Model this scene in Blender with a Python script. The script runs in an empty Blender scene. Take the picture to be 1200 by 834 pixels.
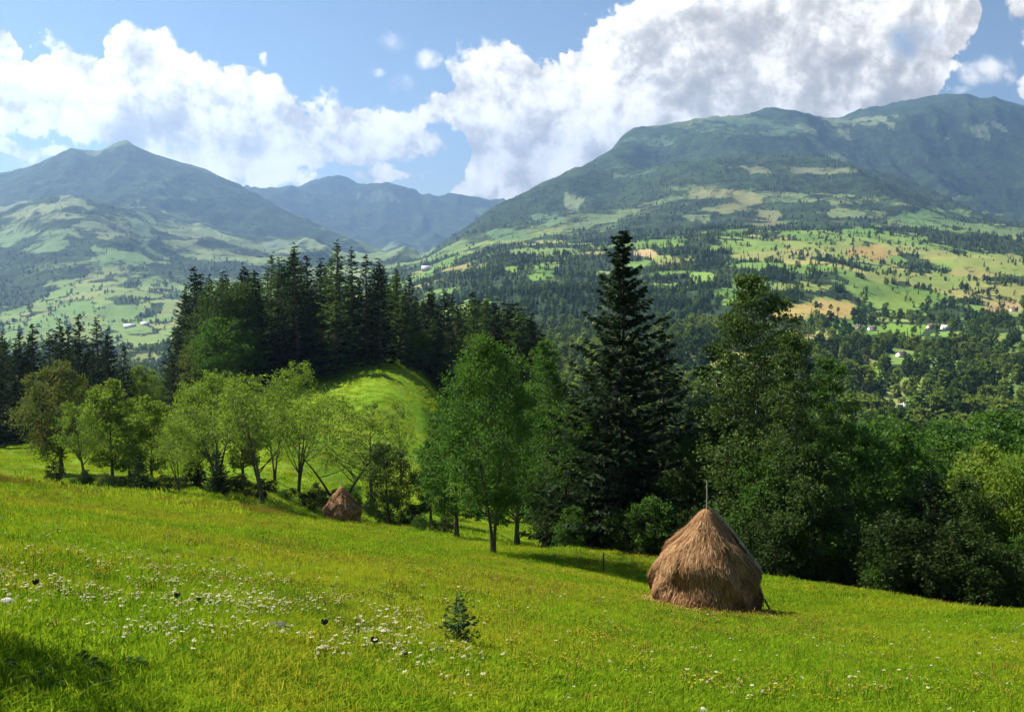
import bpy, math, random
import numpy as np
from mathutils import Vector

SC = bpy.context.scene
COL = SC.collection
R = math.radians
rng = np.random.default_rng(11)
random.seed(5)

# ------------------------------------------------------------------ camera
FPX = 1287.0                      # focal length in photograph pixels (1200 wide)
PITCH = math.atan((417 - 290) / FPX)
cam_d = bpy.data.cameras.new('camera')
cam_d.sensor_width = 36.0
cam_d.lens = FPX / 1200 * 36
cam_d.clip_start = 0.1
cam_d.clip_end = 60000
cam = bpy.data.objects.new('camera', cam_d)
COL.objects.link(cam)
cam.rotation_euler = (R(90) - PITCH, 0, 0)
SC.camera = cam


def UV(px, py):
    """photograph pixel -> (x/y, -z/y) of its ray from the camera at the origin"""
    xn, yn = (px - 600) / FPX, (py - 417) / FPX
    c, s = math.cos(PITCH), math.sin(PITCH)
    k = c - yn * s
    return xn / k, (s + yn * c) / k


def V(py):
    return np.tan(np.arctan((np.asarray(py, float) - 417) / FPX) + PITCH)


def PY(v):
    return 417 + FPX * np.tan(np.arctan(v) - PITCH)


# ------------------------------------------------------------------ light
SUN_EL, SUN_FRONT = R(46), R(29)
sun_dir = Vector((-math.cos(SUN_EL) * math.cos(SUN_FRONT), math.cos(SUN_EL) * math.sin(SUN_FRONT), math.sin(SUN_EL)))
sd = bpy.data.lights.new('sun', 'SUN')
sd.energy = 5.0
sd.angle = R(0.5)
sd.color = (1.0, 0.94, 0.84)
sun = bpy.data.objects.new('sun', sd)
COL.objects.link(sun)
sun.rotation_euler = sun_dir.to_track_quat('Z', 'Y').to_euler()

SC.view_settings.view_transform = 'Standard'
SC.view_settings.look = 'None'
SC.view_settings.exposure = 1.18
SC.view_settings.gamma = 1.0
SC.cycles.use_denoising = True
SC.cycles.max_bounces = 6
SC.cycles.diffuse_bounces = 3
SC.cycles.transmission_bounces = 3
SC.cycles.volume_bounces = 0
SC.cycles.use_adaptive_sampling = True
SC.cycles.adaptive_threshold = 0.02
SC.cycles.sample_clamp_indirect = 4.0


# ------------------------------------------------------------------ node helpers
class NT:
    def __init__(self, tree):
        self.t = tree
        self.n = tree.nodes
        self.l = tree.links

    def node(self, typ, **kw):
        nd = self.n.new(typ)
        for k, v in kw.items():
            setattr(nd, k, v)
        return nd

    def link(self, a, b):
        self.l.new(a, b)

    def put(self, sock, v):
        if isinstance(v, bpy.types.NodeSocket):
            self.l.new(v, sock)
        elif v is not None:
            if isinstance(v, (tuple, list)) and len(v) == 3 and sock.type == 'RGBA':
                v = (*v, 1)
            sock.default_value = v

    def math(self, op, a, b=None, c=None, clamp=False):
        nd = self.node('ShaderNodeMath', operation=op, use_clamp=clamp)
        self.put(nd.inputs[0], a)
        if b is not None:
            self.put(nd.inputs[1], b)
        if c is not None:
            self.put(nd.inputs[2], c)
        return nd.outputs[0]

    def vmath(self, op, a, b=None):
        nd = self.node('ShaderNodeVectorMath', operation=op)
        self.put(nd.inputs[0], a)
        if b is not None:
            self.put(nd.inputs[1], b)
        return nd.outputs[0]

    def noise(self, vec, scale, detail=4, rough=0.55, dist=0.0, dim='3D'):
        nd = self.node('ShaderNodeTexNoise', noise_dimensions=dim)
        if vec is not None:
            self.put(nd.inputs['Vector'], vec)
        nd.inputs['Scale'].default_value = scale
        nd.inputs['Detail'].default_value = detail
        nd.inputs['Roughness'].default_value = rough
        nd.inputs['Distortion'].default_value = dist
        return nd.outputs['Fac']

    def smooth(self, x, a, b, to0=0.0, to1=1.0):
        nd = self.node('ShaderNodeMapRange', interpolation_type='SMOOTHSTEP')
        self.put(nd.inputs[0], x)
        for i, v in zip((1, 2, 3, 4), (a, b, to0, to1)):
            self.put(nd.inputs[i], v)
        return nd.outputs[0]

    def mix(self, f, a, b, blend='MIX'):
        nd = self.node('ShaderNodeMix', data_type='RGBA', blend_type=blend)
        self.put(nd.inputs[0], f)
        self.put(nd.inputs[6], a)
        self.put(nd.inputs[7], b)
        return nd.outputs[2]

    def ramp(self, f, stops):
        nd = self.node('ShaderNodeValToRGB')
        cr = nd.color_ramp
        while len(cr.elements) < len(stops):
            cr.elements.new(0.5)
        for e, (p, c) in zip(cr.elements, stops):
            e.position = p
            e.color = (*c, 1)
        self.put(nd.inputs[0], f)
        return nd.outputs[0]

    def curve(self, x, pts):
        nd = self.node('ShaderNodeFloatCurve')
        cu = nd.mapping.curves[0]
        while len(cu.points) < len(pts):
            cu.points.new(0.5, 0.5)
        for p, (a, b) in zip(cu.points, sorted(pts)):
            p.location = (a, b)
            p.handle_type = 'AUTO_CLAMPED'
        nd.mapping.update()
        self.put(nd.inputs['Value'], x)
        return nd.outputs[0]


# ------------------------------------------------------------------ world: sky and clouds
world = bpy.data.worlds.new('World')
SC.world = world
world.use_nodes = True
wt = NT(world.node_tree)
wt.n.clear()
SKY_STRENGTH = 0.05
sky = wt.node('ShaderNodeTexSky', sky_type='NISHITA')
sky.sun_disc = False
sky.sun_elevation = SUN_EL
sky.sun_rotation = math.atan2(sun_dir.x, sun_dir.y)
sky.altitude = 2200
sky.air_density = 1.0
sky.dust_density = 0.6
sky.ozone_density = 1.6

U0, U1, W0, W1 = -0.8, 0.8, -0.06, 0.40


def cn(px, py):
    u, v = UV(px, py)
    return (u - U0) / (U1 - U0), (-v - W0) / (W1 - W0)


def body_group():
    """the outline of the two cloud banks and the stray puffs, in (x/y, z/y) of the view direction"""
    g = bpy.data.node_groups.new('cloud_body', 'ShaderNodeTree')
    g.interface.new_socket('P', in_out='INPUT', socket_type='NodeSocketVector')
    g.interface.new_socket('body', in_out='OUTPUT', socket_type='NodeSocketFloat')
    t = NT(g)
    gi, go = t.node('NodeGroupInput'), t.node('NodeGroupOutput')
    P = gi.outputs[0]
    nz = t.node('ShaderNodeTexNoise', noise_dimensions='2D')
    t.put(nz.inputs['Vector'], P)
    nz.inputs['Scale'].default_value = 15
    nz.inputs['Detail'].default_value = 2
    off = t.vmath('MULTIPLY', t.vmath('SUBTRACT', nz.outputs['Color'], (0.5, 0.5, 0.5)), (0.05, 0.035, 0))
    Q = t.vmath('ADD', P, off)
    sep = t.node('ShaderNodeSeparateXYZ')
    t.link(Q, sep.inputs[0])
    ux, wx = sep.outputs[0], sep.outputs[1]
    un = t.math('DIVIDE', t.math('SUBTRACT', ux, U0), U1 - U0)
    wn = t.math('DIVIDE', t.math('SUBTRACT', wx, W0), W1 - W0)
    topA = t.curve(un, [cn(*p) for p in [(-380, -60), (-200, -80), (-60, -10), (0, 14), (25, 42), (75, 44), (120, 48), (165, 28), (210, 40), (262, 64), (278, 80), (305, 74), (335, 90), (350, 106), (400, 103), (440, 116), (470, 140), (492, 163), (508, 192), (530, 330), (900, 330)]])
    botA = t.curve(un, [cn(*p) for p in [(-380, 180), (-100, 178), (0, 164), (60, 166), (110, 190), (150, 225), (300, 226), (380, 216), (450, 208), (505, 196), (530, 90), (900, 90)]])
    topB = t.curve(un, [cn(*p) for p in [(300, 330), (455, 330), (472, 122), (488, 106), (512, 92), (522, 60), (560, 52), (605, 46), (640, 58), (650, 40), (690, 14), (716, 6), (735, -8), (760, -70), (900, -160), (1100, -120), (1150, -20), (1168, 40), (1190, 330), (1300, 330)]])
    botB = t.curve(un, [cn(*p) for p in [(300, 60), (455, 60), (475, 134), (505, 150), (532, 168), (545, 205), (556, 240), (700, 260), (1050, 240), (1085, 150), (1110, 95), (1140, 60), (1165, 20), (1190, 0), (1300, 0)]])
    A = t.math('MINIMUM', t.math('SUBTRACT', topA, wn), t.math('SUBTRACT', wn, botA))
    B = t.math('MINIMUM', t.math('SUBTRACT', topB, wn), t.math('SUBTRACT', wn, botB))
    body = t.math('MINIMUM', t.math('MAXIMUM', A, B), 0.16)

    def r2(px, py, rx, ry):
        u, v = UV(px, py)
        d = t.vmath('MULTIPLY', t.vmath('SUBTRACT', Q, (u, -v, 0)), (FPX / rx, FPX / ry, 0))
        n = t.node('ShaderNodeVectorMath', operation='DOT_PRODUCT')
        t.link(d, n.inputs[0]); t.link(d, n.inputs[1])
        return n.outputs['Value']
    for (px, py, rx, ry, amt) in [(1206, 90, 26, 40, .06), (1240, 60, 60, 60, .06), (549, 226, 18, 13, .05), (478, 142, 34, 22, .05), (505, 170, 16, 20, .04), (0, 178, 90, 11, .035), (575, 212, 30, 26, .06), (440, 210, 70, 8, .035)]:
        body = t.math('MAXIMUM', body, t.math('MULTIPLY', t.math('SUBTRACT', 1.0, r2(px, py, rx, ry)), amt))
    t.link(t.math('MAXIMUM', t.math('MINIMUM', body, t.math('MULTIPLY', body, 1.7)), -0.2), go.inputs[0])
    return g


def billow_group():
    g = bpy.data.node_groups.new('cloud_billow', 'ShaderNodeTree')
    g.interface.new_socket('P', in_out='INPUT', socket_type='NodeSocketVector')
    g.interface.new_socket('h', in_out='OUTPUT', socket_type='NodeSocketFloat')
    t = NT(g)
    gi, go = t.node('NodeGroupInput'), t.node('NodeGroupOutput')
    P = gi.outputs[0]
    fb = t.math('SUBTRACT', t.noise(P, 15, 9, 0.64, 0.0, '2D'), 0.5)
    cmb_ = t.node('ShaderNodeCombineXYZ')
    t.link(fb, cmb_.inputs[0]); t.link(fb, cmb_.inputs[1])
    wv = t.vmath('ADD', P, t.vmath('MULTIPLY', cmb_.outputs[0], (0.035, -0.03, 0)))
    vor = t.node('ShaderNodeTexVoronoi', feature='F1', voronoi_dimensions='2D')
    t.put(vor.inputs['Vector'], wv)
    vor.inputs['Scale'].default_value = 30
    vor.inputs['Detail'].default_value = 2.0
    vor.inputs['Roughness'].default_value = 0.5
    vor.inputs['Lacunarity'].default_value = 2.3
    bil = t.math('SUBTRACT', 0.45, vor.outputs['Distance'])
    t.link(t.math('MULTIPLY_ADD', bil, 0.060, t.math('MULTIPLY', fb, 0.17)), go.inputs[0])
    return g


gb, gh = body_group(), billow_group()
tc = wt.node('ShaderNodeTexCoord')
dirv = wt.vmath('NORMALIZE', tc.outputs['Generated'])
sep = wt.node('ShaderNodeSeparateXYZ')
wt.link(dirv, sep.inputs[0])
yy = wt.math('MAXIMUM', sep.outputs[1], 0.12)
uu = wt.math('DIVIDE', sep.outputs[0], yy)
ww = wt.math('DIVIDE', sep.outputs[2], yy)
cmb = wt.node('ShaderNodeCombineXYZ')
wt.link(uu, cmb.inputs[0]); wt.link(ww, cmb.inputs[1])
PP = cmb.outputs[0]


def call(g, vec):
    n = wt.node('ShaderNodeGroup')
    n.node_tree = g
    wt.link(vec, n.inputs[0])
    return n.outputs[0]


b0 = call(gb, PP)
h0 = call(gh, PP)
h1 = call(gh, wt.vmath('ADD', PP, (-0.006, 0.008, 0)))
h2 = call(gh, wt.vmath('ADD', PP, (-0.020, 0.026, 0)))
d0 = wt.math('ADD', wt.math('ADD', b0, h0), 0.012)
alpha_front = wt.smooth(d0, 0.0, wt.smooth(b0, 0.0, 0.05, 0.035, 0.011))


def soft(px, py, rx, ry, lo, hi, rag):
    """a ragged soft patch round one direction"""
    u, v = UV(px, py)
    d = wt.vmath('MULTIPLY', wt.vmath('SUBTRACT', PP, (u, -v, 0)), (FPX / rx, FPX / ry, 0))
    n = wt.node('ShaderNodeVectorMath', operation='DOT_PRODUCT')
    wt.link(d, n.inputs[0]); wt.link(d, n.inputs[1])
    return wt.smooth(wt.math('MULTIPLY_ADD', h0, rag, wt.math('SUBTRACT', 1.0, n.outputs['Value'])), lo, hi)


hole = wt.math('MAXIMUM', soft(1074, 46, 30, 20, -1.2, 1.3, 26), soft(812, 118, 12, 9, 0.2, 1.6, 14))
alpha_front = wt.math('MULTIPLY', alpha_front, wt.math('SUBTRACT', 1.0, wt.math('MULTIPLY', hole, 0.85)))
for w_ in ((463, 50, 22, 20, -0.2, 1.4, 14), (502, 70, 17, 14, -0.3, 0.9, 12), (441, 85, 13, 7, -0.1, 1.3, 12), (1158, 84, 38, 20, -0.4, 0.9, 14), (470, 100, 22, 18, 0.2, 2.4, 14), (1130, 105, 20, 8, 0.3, 1.6, 16), (10, 190, 120, 12, 0.3, 1.8, 12)):
    alpha_front = wt.math('MAXIMUM', alpha_front, wt.math('MULTIPLY', soft(*w_), 0.85))
# the rest of the sky: scattered cumulus of the same kind
gen = wt.noise(dirv, 3.2, 5, 0.6)
alpha_gen = wt.smooth(gen, 0.64, 0.72)
front = wt.math('MULTIPLY', wt.smooth(sep.outputs[1], 0.55, 0.75), wt.smooth(ww, 0.32, 0.24))
alpha = wt.mix(front, alpha_gen, alpha_front)
lit = wt.math('ADD', wt.math('MULTIPLY', wt.math('SUBTRACT', h0, h1), 4.5), wt.math('MULTIPLY', wt.math('SUBTRACT', h0, h2), 8.0))
# thick parts are greyer, the big right-hand bank most of all
thick = wt.smooth(wt.math('MULTIPLY_ADD', h0, 0.5, b0), 0.015, 0.15)
rightb = wt.smooth(uu, 0.03, 0.26)
shade = wt.math('ADD', 0.80, lit)
shade = wt.math('SUBTRACT', shade, wt.math('MULTIPLY', thick, wt.math('MULTIPLY_ADD', rightb, 0.18, 0.14)))
shade = wt.math('SUBTRACT', shade, wt.math('MULTIPLY', wt.math('SUBTRACT', wt.noise(PP, 11, 4, 0.55, 0.6, '2D'), 0.46), 1.7))
shade = wt.smooth(shade, -0.55, 1.30)
ccol = wt.ramp(shade, [(0.0, (0.235, 0.222, 0.205)), (0.3, (0.325, 0.308, 0.280)), (0.55, (0.43, 0.411, 0.373)), (0.80, (0.60, 0.575, 0.53)), (1.0, (0.73, 0.70, 0.645))])
gcol = wt.mix(wt.smooth(gen, 0.60, 0.75), (0.70, 0.70, 0.70), (0.36, 0.38, 0.41))
ccol = wt.mix(front, gcol, ccol)
skyc = wt.node('ShaderNodeVectorMath', operation='SCALE')
wt.link(sky.outputs[0], skyc.inputs[0])
skyc.inputs['Scale'].default_value = SKY_STRENGTH
outc = wt.mix(alpha, skyc.outputs[0], ccol)
bg = wt.node('ShaderNodeBackground')
wt.link(outc, bg.inputs['Color'])
bg.inputs['Strength'].default_value = 1.0
wo = wt.node('ShaderNodeOutputWorld')
wt.link(bg.outputs[0], wo.inputs['Surface'])
world.cycles.sampling_method = 'MANUAL'
world.cycles.sample_map_resolution = 256


# ------------------------------------------------------------------ object helpers
def tag(o, label=None, cat=None, group=None, kind=None):
    if label: o['label'] = label
    if cat: o['category'] = cat
    if group: o['group'] = group
    if kind: o['kind'] = kind
    return o


def empty(name, loc=(0, 0, 0), rz=0.0, scale=1.0):
    o = bpy.data.objects.new(name, None)
    o.empty_display_size = 0.3
    COL.objects.link(o)
    o.location = loc
    o.rotation_euler = (0, 0, rz)
    o.scale = (scale,) * 3 if not isinstance(scale, tuple) else scale
    return o


def put(name, me, parent=None, loc=None, rot=None, scale=None):
    o = bpy.data.objects.new(name, me)
    COL.objects.link(o)
    if parent: o.parent = parent
    if loc is not None: o.location = loc
    if rot is not None: o.rotation_euler = rot
    if scale is not None: o.scale = scale
    return o


def mesh_np(name, verts, faces, mats, midx=None, attrs=None, smooth=False, colors=None):
    verts = np.ascontiguousarray(verts, np.float32)
    faces = np.ascontiguousarray(faces, np.int32)
    m, k = faces.shape
    me = bpy.data.meshes.new(name)
    me.vertices.add(len(verts))
    me.vertices.foreach_set('co', verts.ravel())
    me.loops.add(m * k)
    me.loops.foreach_set('vertex_index', faces.ravel())
    me.polygons.add(m)
    me.polygons.foreach_set('loop_start', np.arange(0, m * k, k, dtype=np.int32))
    for mt in (mats if isinstance(mats, (list, tuple)) else [mats]):
        me.materials.append(mt)
    if midx is not None:
        me.polygons.foreach_set('material_index', np.ascontiguousarray(midx, np.int32))
    if smooth:
        me.polygons.foreach_set('use_smooth', np.ones(m, bool))
    if attrs:
        for an, (dom, arr) in attrs.items():
            a = me.attributes.new(an, 'FLOAT', dom)
            a.data.foreach_set('value', np.ascontiguousarray(arr, np.float32))
    if colors:
        for an, arr in colors.items():
            a = me.attributes.new(an, 'FLOAT_COLOR', 'POINT')
            a.data.foreach_set('color', np.ascontiguousarray(np.c_[arr, np.ones(len(arr))], np.float32).ravel())
    me.update()
    me.validate()
    return me


class MB:
    """collects quads (and triangles as degenerate-free quads) with material indices"""
    def __init__(self):
        self.v, self.f, self.m, self.a = [], [], [], []
        self.n = 0

    def add(self, v, f, m=0, a=0.5):
        v = np.asarray(v, float); f = np.asarray(f, int)
        self.v.append(v); self.f.append(f + self.n)
        self.m.append(np.full(len(f), m)); self.a.append(np.full(len(f), a) if np.isscalar(a) else np.asarray(a))
        self.n += len(v)

    def tube(self, pts, rad, sides=6, m=0, a=0.5, cap=True):
        pts = np.asarray(pts, float); rad = np.asarray(rad, float)
        n = len(pts)
        tg = np.gradient(pts, axis=0)
        tg /= np.linalg.norm(tg, axis=1)[:, None] + 1e-9
        ref = np.array([0.0, 0.0, 1.0]) if abs(tg[0, 2]) < 0.9 else np.array([1.0, 0, 0])
        s = np.cross(tg, ref); s /= np.linalg.norm(s, axis=1)[:, None] + 1e-9
        b = np.cross(s, tg)
        ang = np.linspace(0, 2 * np.pi, sides, endpoint=False)
        ring = pts[:, None, :] + rad[:, None, None] * (np.cos(ang)[None, :, None] * s[:, None, :] + np.sin(ang)[None, :, None] * b[:, None, :])
        v = ring.reshape(-1, 3)
        f = []
        for i in range(n - 1):
            for j in range(sides):
                j2 = (j + 1) % sides
                f.append((i * sides + j, i * sides + j2, (i + 1) * sides + j2, (i + 1) * sides + j))
        self.add(v, f, m, a)

    def box(self, x0, x1, y0, y1, z0, z1, m=0, a=0.5):
        v = [(x, y, z) for z in (z0, z1) for y in (y0, y1) for x in (x0, x1)]
        f = [(0, 2, 3, 1), (4, 5, 7, 6), (0, 1, 5, 4), (2, 6, 7, 3), (0, 4, 6, 2), (1, 3, 7, 5)]
        self.add(v, f, m, a)

    def build(self, name, mats, smooth=False):
        return mesh_np(name, np.concatenate(self.v), np.concatenate(self.f), mats, np.concatenate(self.m),
                       {'tint': ('FACE', np.concatenate(self.a))}, smooth)


# ------------------------------------------------------------------ numpy noise
_perm = np.random.default_rng(3).permutation(4096)
_grad = np.random.default_rng(4).random(4096)


def vnoise(x, y, seed=0):
    xi, yi = np.floor(x).astype(int), np.floor(y).astype(int)
    fx, fy = x - xi, y - yi
    fx = fx * fx * fx * (fx * (fx * 6 - 15) + 10); fy = fy * fy * fy * (fy * (fy * 6 - 15) + 10)

    def h(i, j):
        return _grad[_perm[(_perm[(i + seed * 57) & 4095] + j) & 4095]]
    a = h(xi, yi) * (1 - fx) + h(xi + 1, yi) * fx
    b = h(xi, yi + 1) * (1 - fx) + h(xi + 1, yi + 1) * fx
    return a * (1 - fy) + b * fy


def fbm(x, y, oct=5, seed=0, gain=0.5):
    s, a, t = 0, 1.0, 0
    for i in range(oct):
        s = s + a * vnoise(x * 2 ** i + 17.3 * i, y * 2 ** i - 9.1 * i, seed + i); t += a; a *= gain
    return s / t


def ridged(x, y, oct=5, seed=0, gain=0.5):
    s, a, t = 0, 1.0, 0
    for i in range(oct):
        s = s + a * (1 - np.abs(2 * vnoise(x * 2 ** i + 11.7 * i, y * 2 ** i + 5.3 * i, seed + i) - 1)); t += a; a *= gain
    return s / t


def sstep(x, a, b):
    t = np.clip((x - a) / (b - a), 0, 1)
    return t * t * (3 - 2 * t)


def pchip(xk, yk, x):
    """monotone cubic through (xk, yk[..., cols]) at x"""
    xk = np.asarray(xk, float); yk = np.asarray(yk, float)
    h = np.diff(xk)
    hs = h.reshape(-1, *([1] * (yk.ndim - 1)))
    dl = np.diff(yk, axis=0) / hs
    m = np.zeros_like(yk)
    a, b = dl[:-1], dl[1:]
    same = (a * b) > 0
    w1 = 2 * hs[1:] + hs[:-1]; w2 = hs[1:] + 2 * hs[:-1]
    with np.errstate(divide='ignore', invalid='ignore'):
        hm = (w1 + w2) / (w1 / a + w2 / b)
    m[1:-1] = np.where(same, hm, 0)
    m[0] = dl[0]; m[-1] = dl[-1]
    x = np.clip(x, xk[0], xk[-1])
    i = np.clip(np.searchsorted(xk, x) - 1, 0, len(h) - 1)
    t = (x - xk[i]) / h[i]
    sh = (-1, *([1] * (yk.ndim - 1)))
    t = t.reshape(sh); hh = h[i].reshape(sh)
    return ((2 * t ** 3 - 3 * t ** 2 + 1) * yk[i] + (t ** 3 - 2 * t ** 2 + t) * hh * m[i] + (-2 * t ** 3 + 3 * t ** 2) * yk[i + 1] + (t ** 3 - t ** 2) * hh * m[i + 1])


# ------------------------------------------------------------------ terrain
EYE = 1.7
slope_px = [-500, 0, 300, 600, 825, 1000, 1200, 1700]
slope_v = [0.125, 0.192, 0.226, 0.262, 0.289, 0.297, 0.299, 0.31]
MTN_L = [(-600, 300), (-200, 262), (-80, 232), (0, 206), (40, 196), (92, 180), (120, 181), (155, 168), (185, 180), (240, 200), (270, 212), (310, 228), (360, 250), (400, 270), (440, 288), (480, 303)]
# profiles beyond the meadow: column px -> (distance m, photograph row)
PROF = {
    -450: [(70, 520), (110, 515), (180, 480), (300, 470), (600, 480), (1200, 440), (2600, 390), (3500, 350), (4500, 320), (5600, 300), (6300, 298), (8300, 285), (10000, 300), (13000, 300), (16000, 310)],
    -150: [(64, 548), (90, 542), (150, 515), (240, 492), (330, 505), (600, 495), (1200, 448), (2000, 408), (2600, 388), (3500, 350), (4500, 308), (5500, 272), (6300, 264), (8300, 248), (9800, 262), (13000, 280), (16000, 300)],
    0: [(60, 571), (80, 569), (120, 542), (160, 522), (220, 508), (300, 520), (600, 500), (1200, 450), (2000, 410), (2600, 388), (3500, 345), (4500, 296), (5300, 258), (6100, 250), (8200, 205), (9500, 225), (13000, 250), (16000, 270)],
    75: [(66, 580), (85, 574), (120, 545), (165, 512), (220, 500), (300, 515), (600, 500), (1200, 450), (2000, 410), (2600, 388), (3400, 345), (4300, 290), (5100, 242), (6000, 240), (8200, 186), (9500, 205), (13000, 245), (16000, 260)],
    155: [(72, 588), (90, 575), (120, 548), (165, 505), (220, 490), (300, 505), (600, 500), (1200, 450), (2000, 410), (2600, 387), (3400, 342), (4300, 296), (5200, 262), (6200, 238), (8400, 168), (9700, 195), (13000, 235), (16000, 250)],
    225: [(78, 596), (92, 576), (118, 548), (160, 492), (200, 466), (240, 465), (320, 490), (600, 490), (1200, 445), (2000, 405), (2700, 380), (3600, 335), (4600, 298), (5600, 270), (6600, 245), (8400, 195), (9700, 218), (13000, 228), (16000, 240)],
    300: [(86, 603), (98, 580), (115, 552), (150, 492), (185, 450), (220, 436), (270, 450), (400, 480), (700, 450), (1200, 420), (2200, 375), (3000, 345), (4000, 318), (5200, 290), (6600, 262), (8200, 224), (9800, 242), (13000, 217), (15000, 230), (16000, 240)],
    375: [(96, 610), (108, 588), (122, 558), (150, 498), (178, 448), (200, 432), (240, 440), (400, 480), (700, 450), (1200, 420), (2200, 370), (3000, 342), (4200, 318), (5600, 290), (7800, 257), (9600, 275), (11000, 255), (13000, 215), (15000, 230), (16000, 240)],
    445: [(105, 614), (118, 588), (132, 552), (152, 495), (176, 432), (186, 420), (205, 423), (260, 450), (400, 480), (800, 440), (1500, 385), (2500, 342), (3500, 322), (5000, 303), (7000, 290), (9000, 300), (11000, 262), (13000, 219), (15000, 232), (16000, 240)],
    490: [(88, 628), (108, 600), (132, 558), (152, 505), (178, 445), (195, 435), (220, 440), (300, 468), (500, 470), (900, 420), (1500, 378), (2300, 338), (3200, 318), (4500, 303), (6000, 300), (8500, 300), (11000, 265), (13000, 228), (15000, 238), (16000, 245)],
    540: [(70, 645), (95, 625), (130, 585), (165, 530), (200, 490), (240, 480), (400, 480), (600, 465), (900, 415), (1500, 370), (2200, 330), (3000, 308), (4000, 290), (5200, 268), (6500, 285), (9000, 285), (11000, 262), (13000, 238), (15000, 245), (16000, 250)],
    600: [(62, 651), (75, 645), (100, 630), (150, 595), (200, 570), (300, 540), (500, 490), (900, 415), (1400, 370), (2000, 330), (2600, 302), (3300, 290), (4500, 262), (6000, 228), (7500, 255), (10000, 258), (13000, 246), (16000, 255)],
    675: [(65, 649), (78, 650), (100, 652), (150, 640), (250, 590), (400, 540), (600, 480), (900, 420), (1400, 365), (2000, 325), (2600, 296), (3300, 285), (4500, 250), (6500, 194), (8000, 225), (11000, 250), (16000, 260)],
    720: [(64, 653), (76, 657), (100, 665), (150, 660), (250, 605), (400, 550), (600, 490), (900, 420), (1400, 362), (2000, 320), (2600, 290), (3300, 280), (4500, 248), (5500, 222), (7600, 171), (9000, 195), (11000, 220), (16000, 260)],
    780: [(60, 660), (74, 668), (100, 682), (150, 680), (250, 620), (400, 560), (600, 495), (900, 420), (1400, 360), (2000, 313), (2600, 284), (3300, 275), (4500, 240), (5400, 208), (6400, 208), (8400, 145), (10000, 175), (12000, 210), (16000, 260)],
    840: [(56, 667), (70, 680), (100, 700), (150, 690), (250, 620), (400, 558), (600, 493), (900, 422), (1350, 365), (1900, 318), (2500, 286), (3100, 272), (3700, 262), (4500, 236), (5200, 201), (6200, 203), (8800, 137), (10500, 165), (12000, 210), (16000, 260)],
    900: [(53, 674), (66, 690), (100, 708), (150, 690), (250, 620), (400, 555), (600, 490), (900, 425), (1300, 370), (1800, 325), (2400, 289), (2900, 272), (3500, 268), (4500, 235), (5200, 197), (6300, 200), (9000, 128), (10500, 155), (12000, 210), (16000, 260)],
    960: [(50, 684), (62, 698), (100, 714), (150, 690), (250, 620), (400, 555), (600, 493), (900, 430), (1300, 375), (1800, 327), (2400, 291), (2900, 273), (3500, 267), (4500, 234), (5200, 196), (6400, 200), (9200, 140), (10500, 160), (12000, 210), (16000, 260)],
    1050: [(48, 698), (60, 710), (80, 720), (150, 690), (250, 620), (400, 557), (600, 505), (700, 486), (900, 448), (1300, 388), (1800, 338), (2400, 298), (2900, 277), (3400, 272), (4400, 246), (5200, 224), (6300, 226), (9400, 125), (11000, 150), (12500, 210), (16000, 260)],
    1115: [(46, 707), (60, 718), (80, 725), (150, 695), (250, 625), (400, 558), (600, 505), (900, 445), (1300, 387), (1800, 342), (2400, 304), (2900, 282), (3400, 273), (4200, 262), (5000, 247), (6300, 245), (9600, 112), (11000, 140), (12500, 210), (16000, 260)],
    1200: [(45, 716), (60, 722), (80, 728), (150, 700), (250, 630), (400, 560), (600, 507), (900, 442), (1300, 387), (1800, 346), (2400, 312), (2900, 292), (3500, 277), (4500, 270), (6500, 255), (9700, 128), (11000, 150), (12500, 210), (16000, 260)],
    1350: [(45, 724), (60, 730), (80, 735), (150, 705), (250, 635), (400, 562), (600, 510), (900, 445), (1300, 390), (1800, 350), (2400, 318), (2900, 298), (3500, 288), (4500, 280), (6500, 262), (9700, 150), (11000, 170), (12500, 220), (16000, 260)],
    1700: [(45, 738), (60, 744), (80, 745), (150, 712), (250, 640), (400, 566), (600, 514), (900, 450), (1300, 395), (1800, 355), (2400, 325), (2900, 305), (3500, 295), (4500, 290), (6500, 280), (9700, 220), (11000, 230), (13000, 260), (16000, 280)],
}
rows = np.concatenate([np.geomspace(1.0, 60, 70)[:-1], np.geomspace(60, 300, 110)[:-1], np.geomspace(300, 3600, 210)[:-1], np.geomspace(3600, 16000, 210)])
lnr = np.log(rows)
ucols = np.concatenate([np.linspace(-1.02, -0.56, 60)[:-1], np.linspace(-0.56, 0.56, 620), np.linspace(0.56, 1.02, 60)[1:]])
cu_px = sorted(PROF)
colv = []
for px in cu_px:
    u = (px - 600) / FPX
    s = np.interp(px, slope_px, slope_v)
    pr = PROF[px]
    ymax = pr[0][0]
    near = [1.0, 1.5, 2.2, 3.2, 4.6, 6.6, 9.5, 13.5, 19, 27, 38, 52, 72, 100]
    xs = [y for y in near if y < ymax * 0.88]
    vs = [s + EYE / y for y in xs]
    xs += [p[0] for p in pr]
    vs += [float(V(p[1])) for p in pr]
    colv.append(pchip(np.log(xs), np.array(vs), lnr))
colv = np.array(colv)                                   # columns x rows
VG = pchip([(p - 600) / FPX for p in cu_px], colv, ucols)  # ucols x rows
# crest lines are finer than the columns: let the far mountains follow them
UU, YY = np.meshgrid(ucols, rows, indexing='ij')
PXG = 600 + UU * FPX
XX = UU * YY


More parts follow.
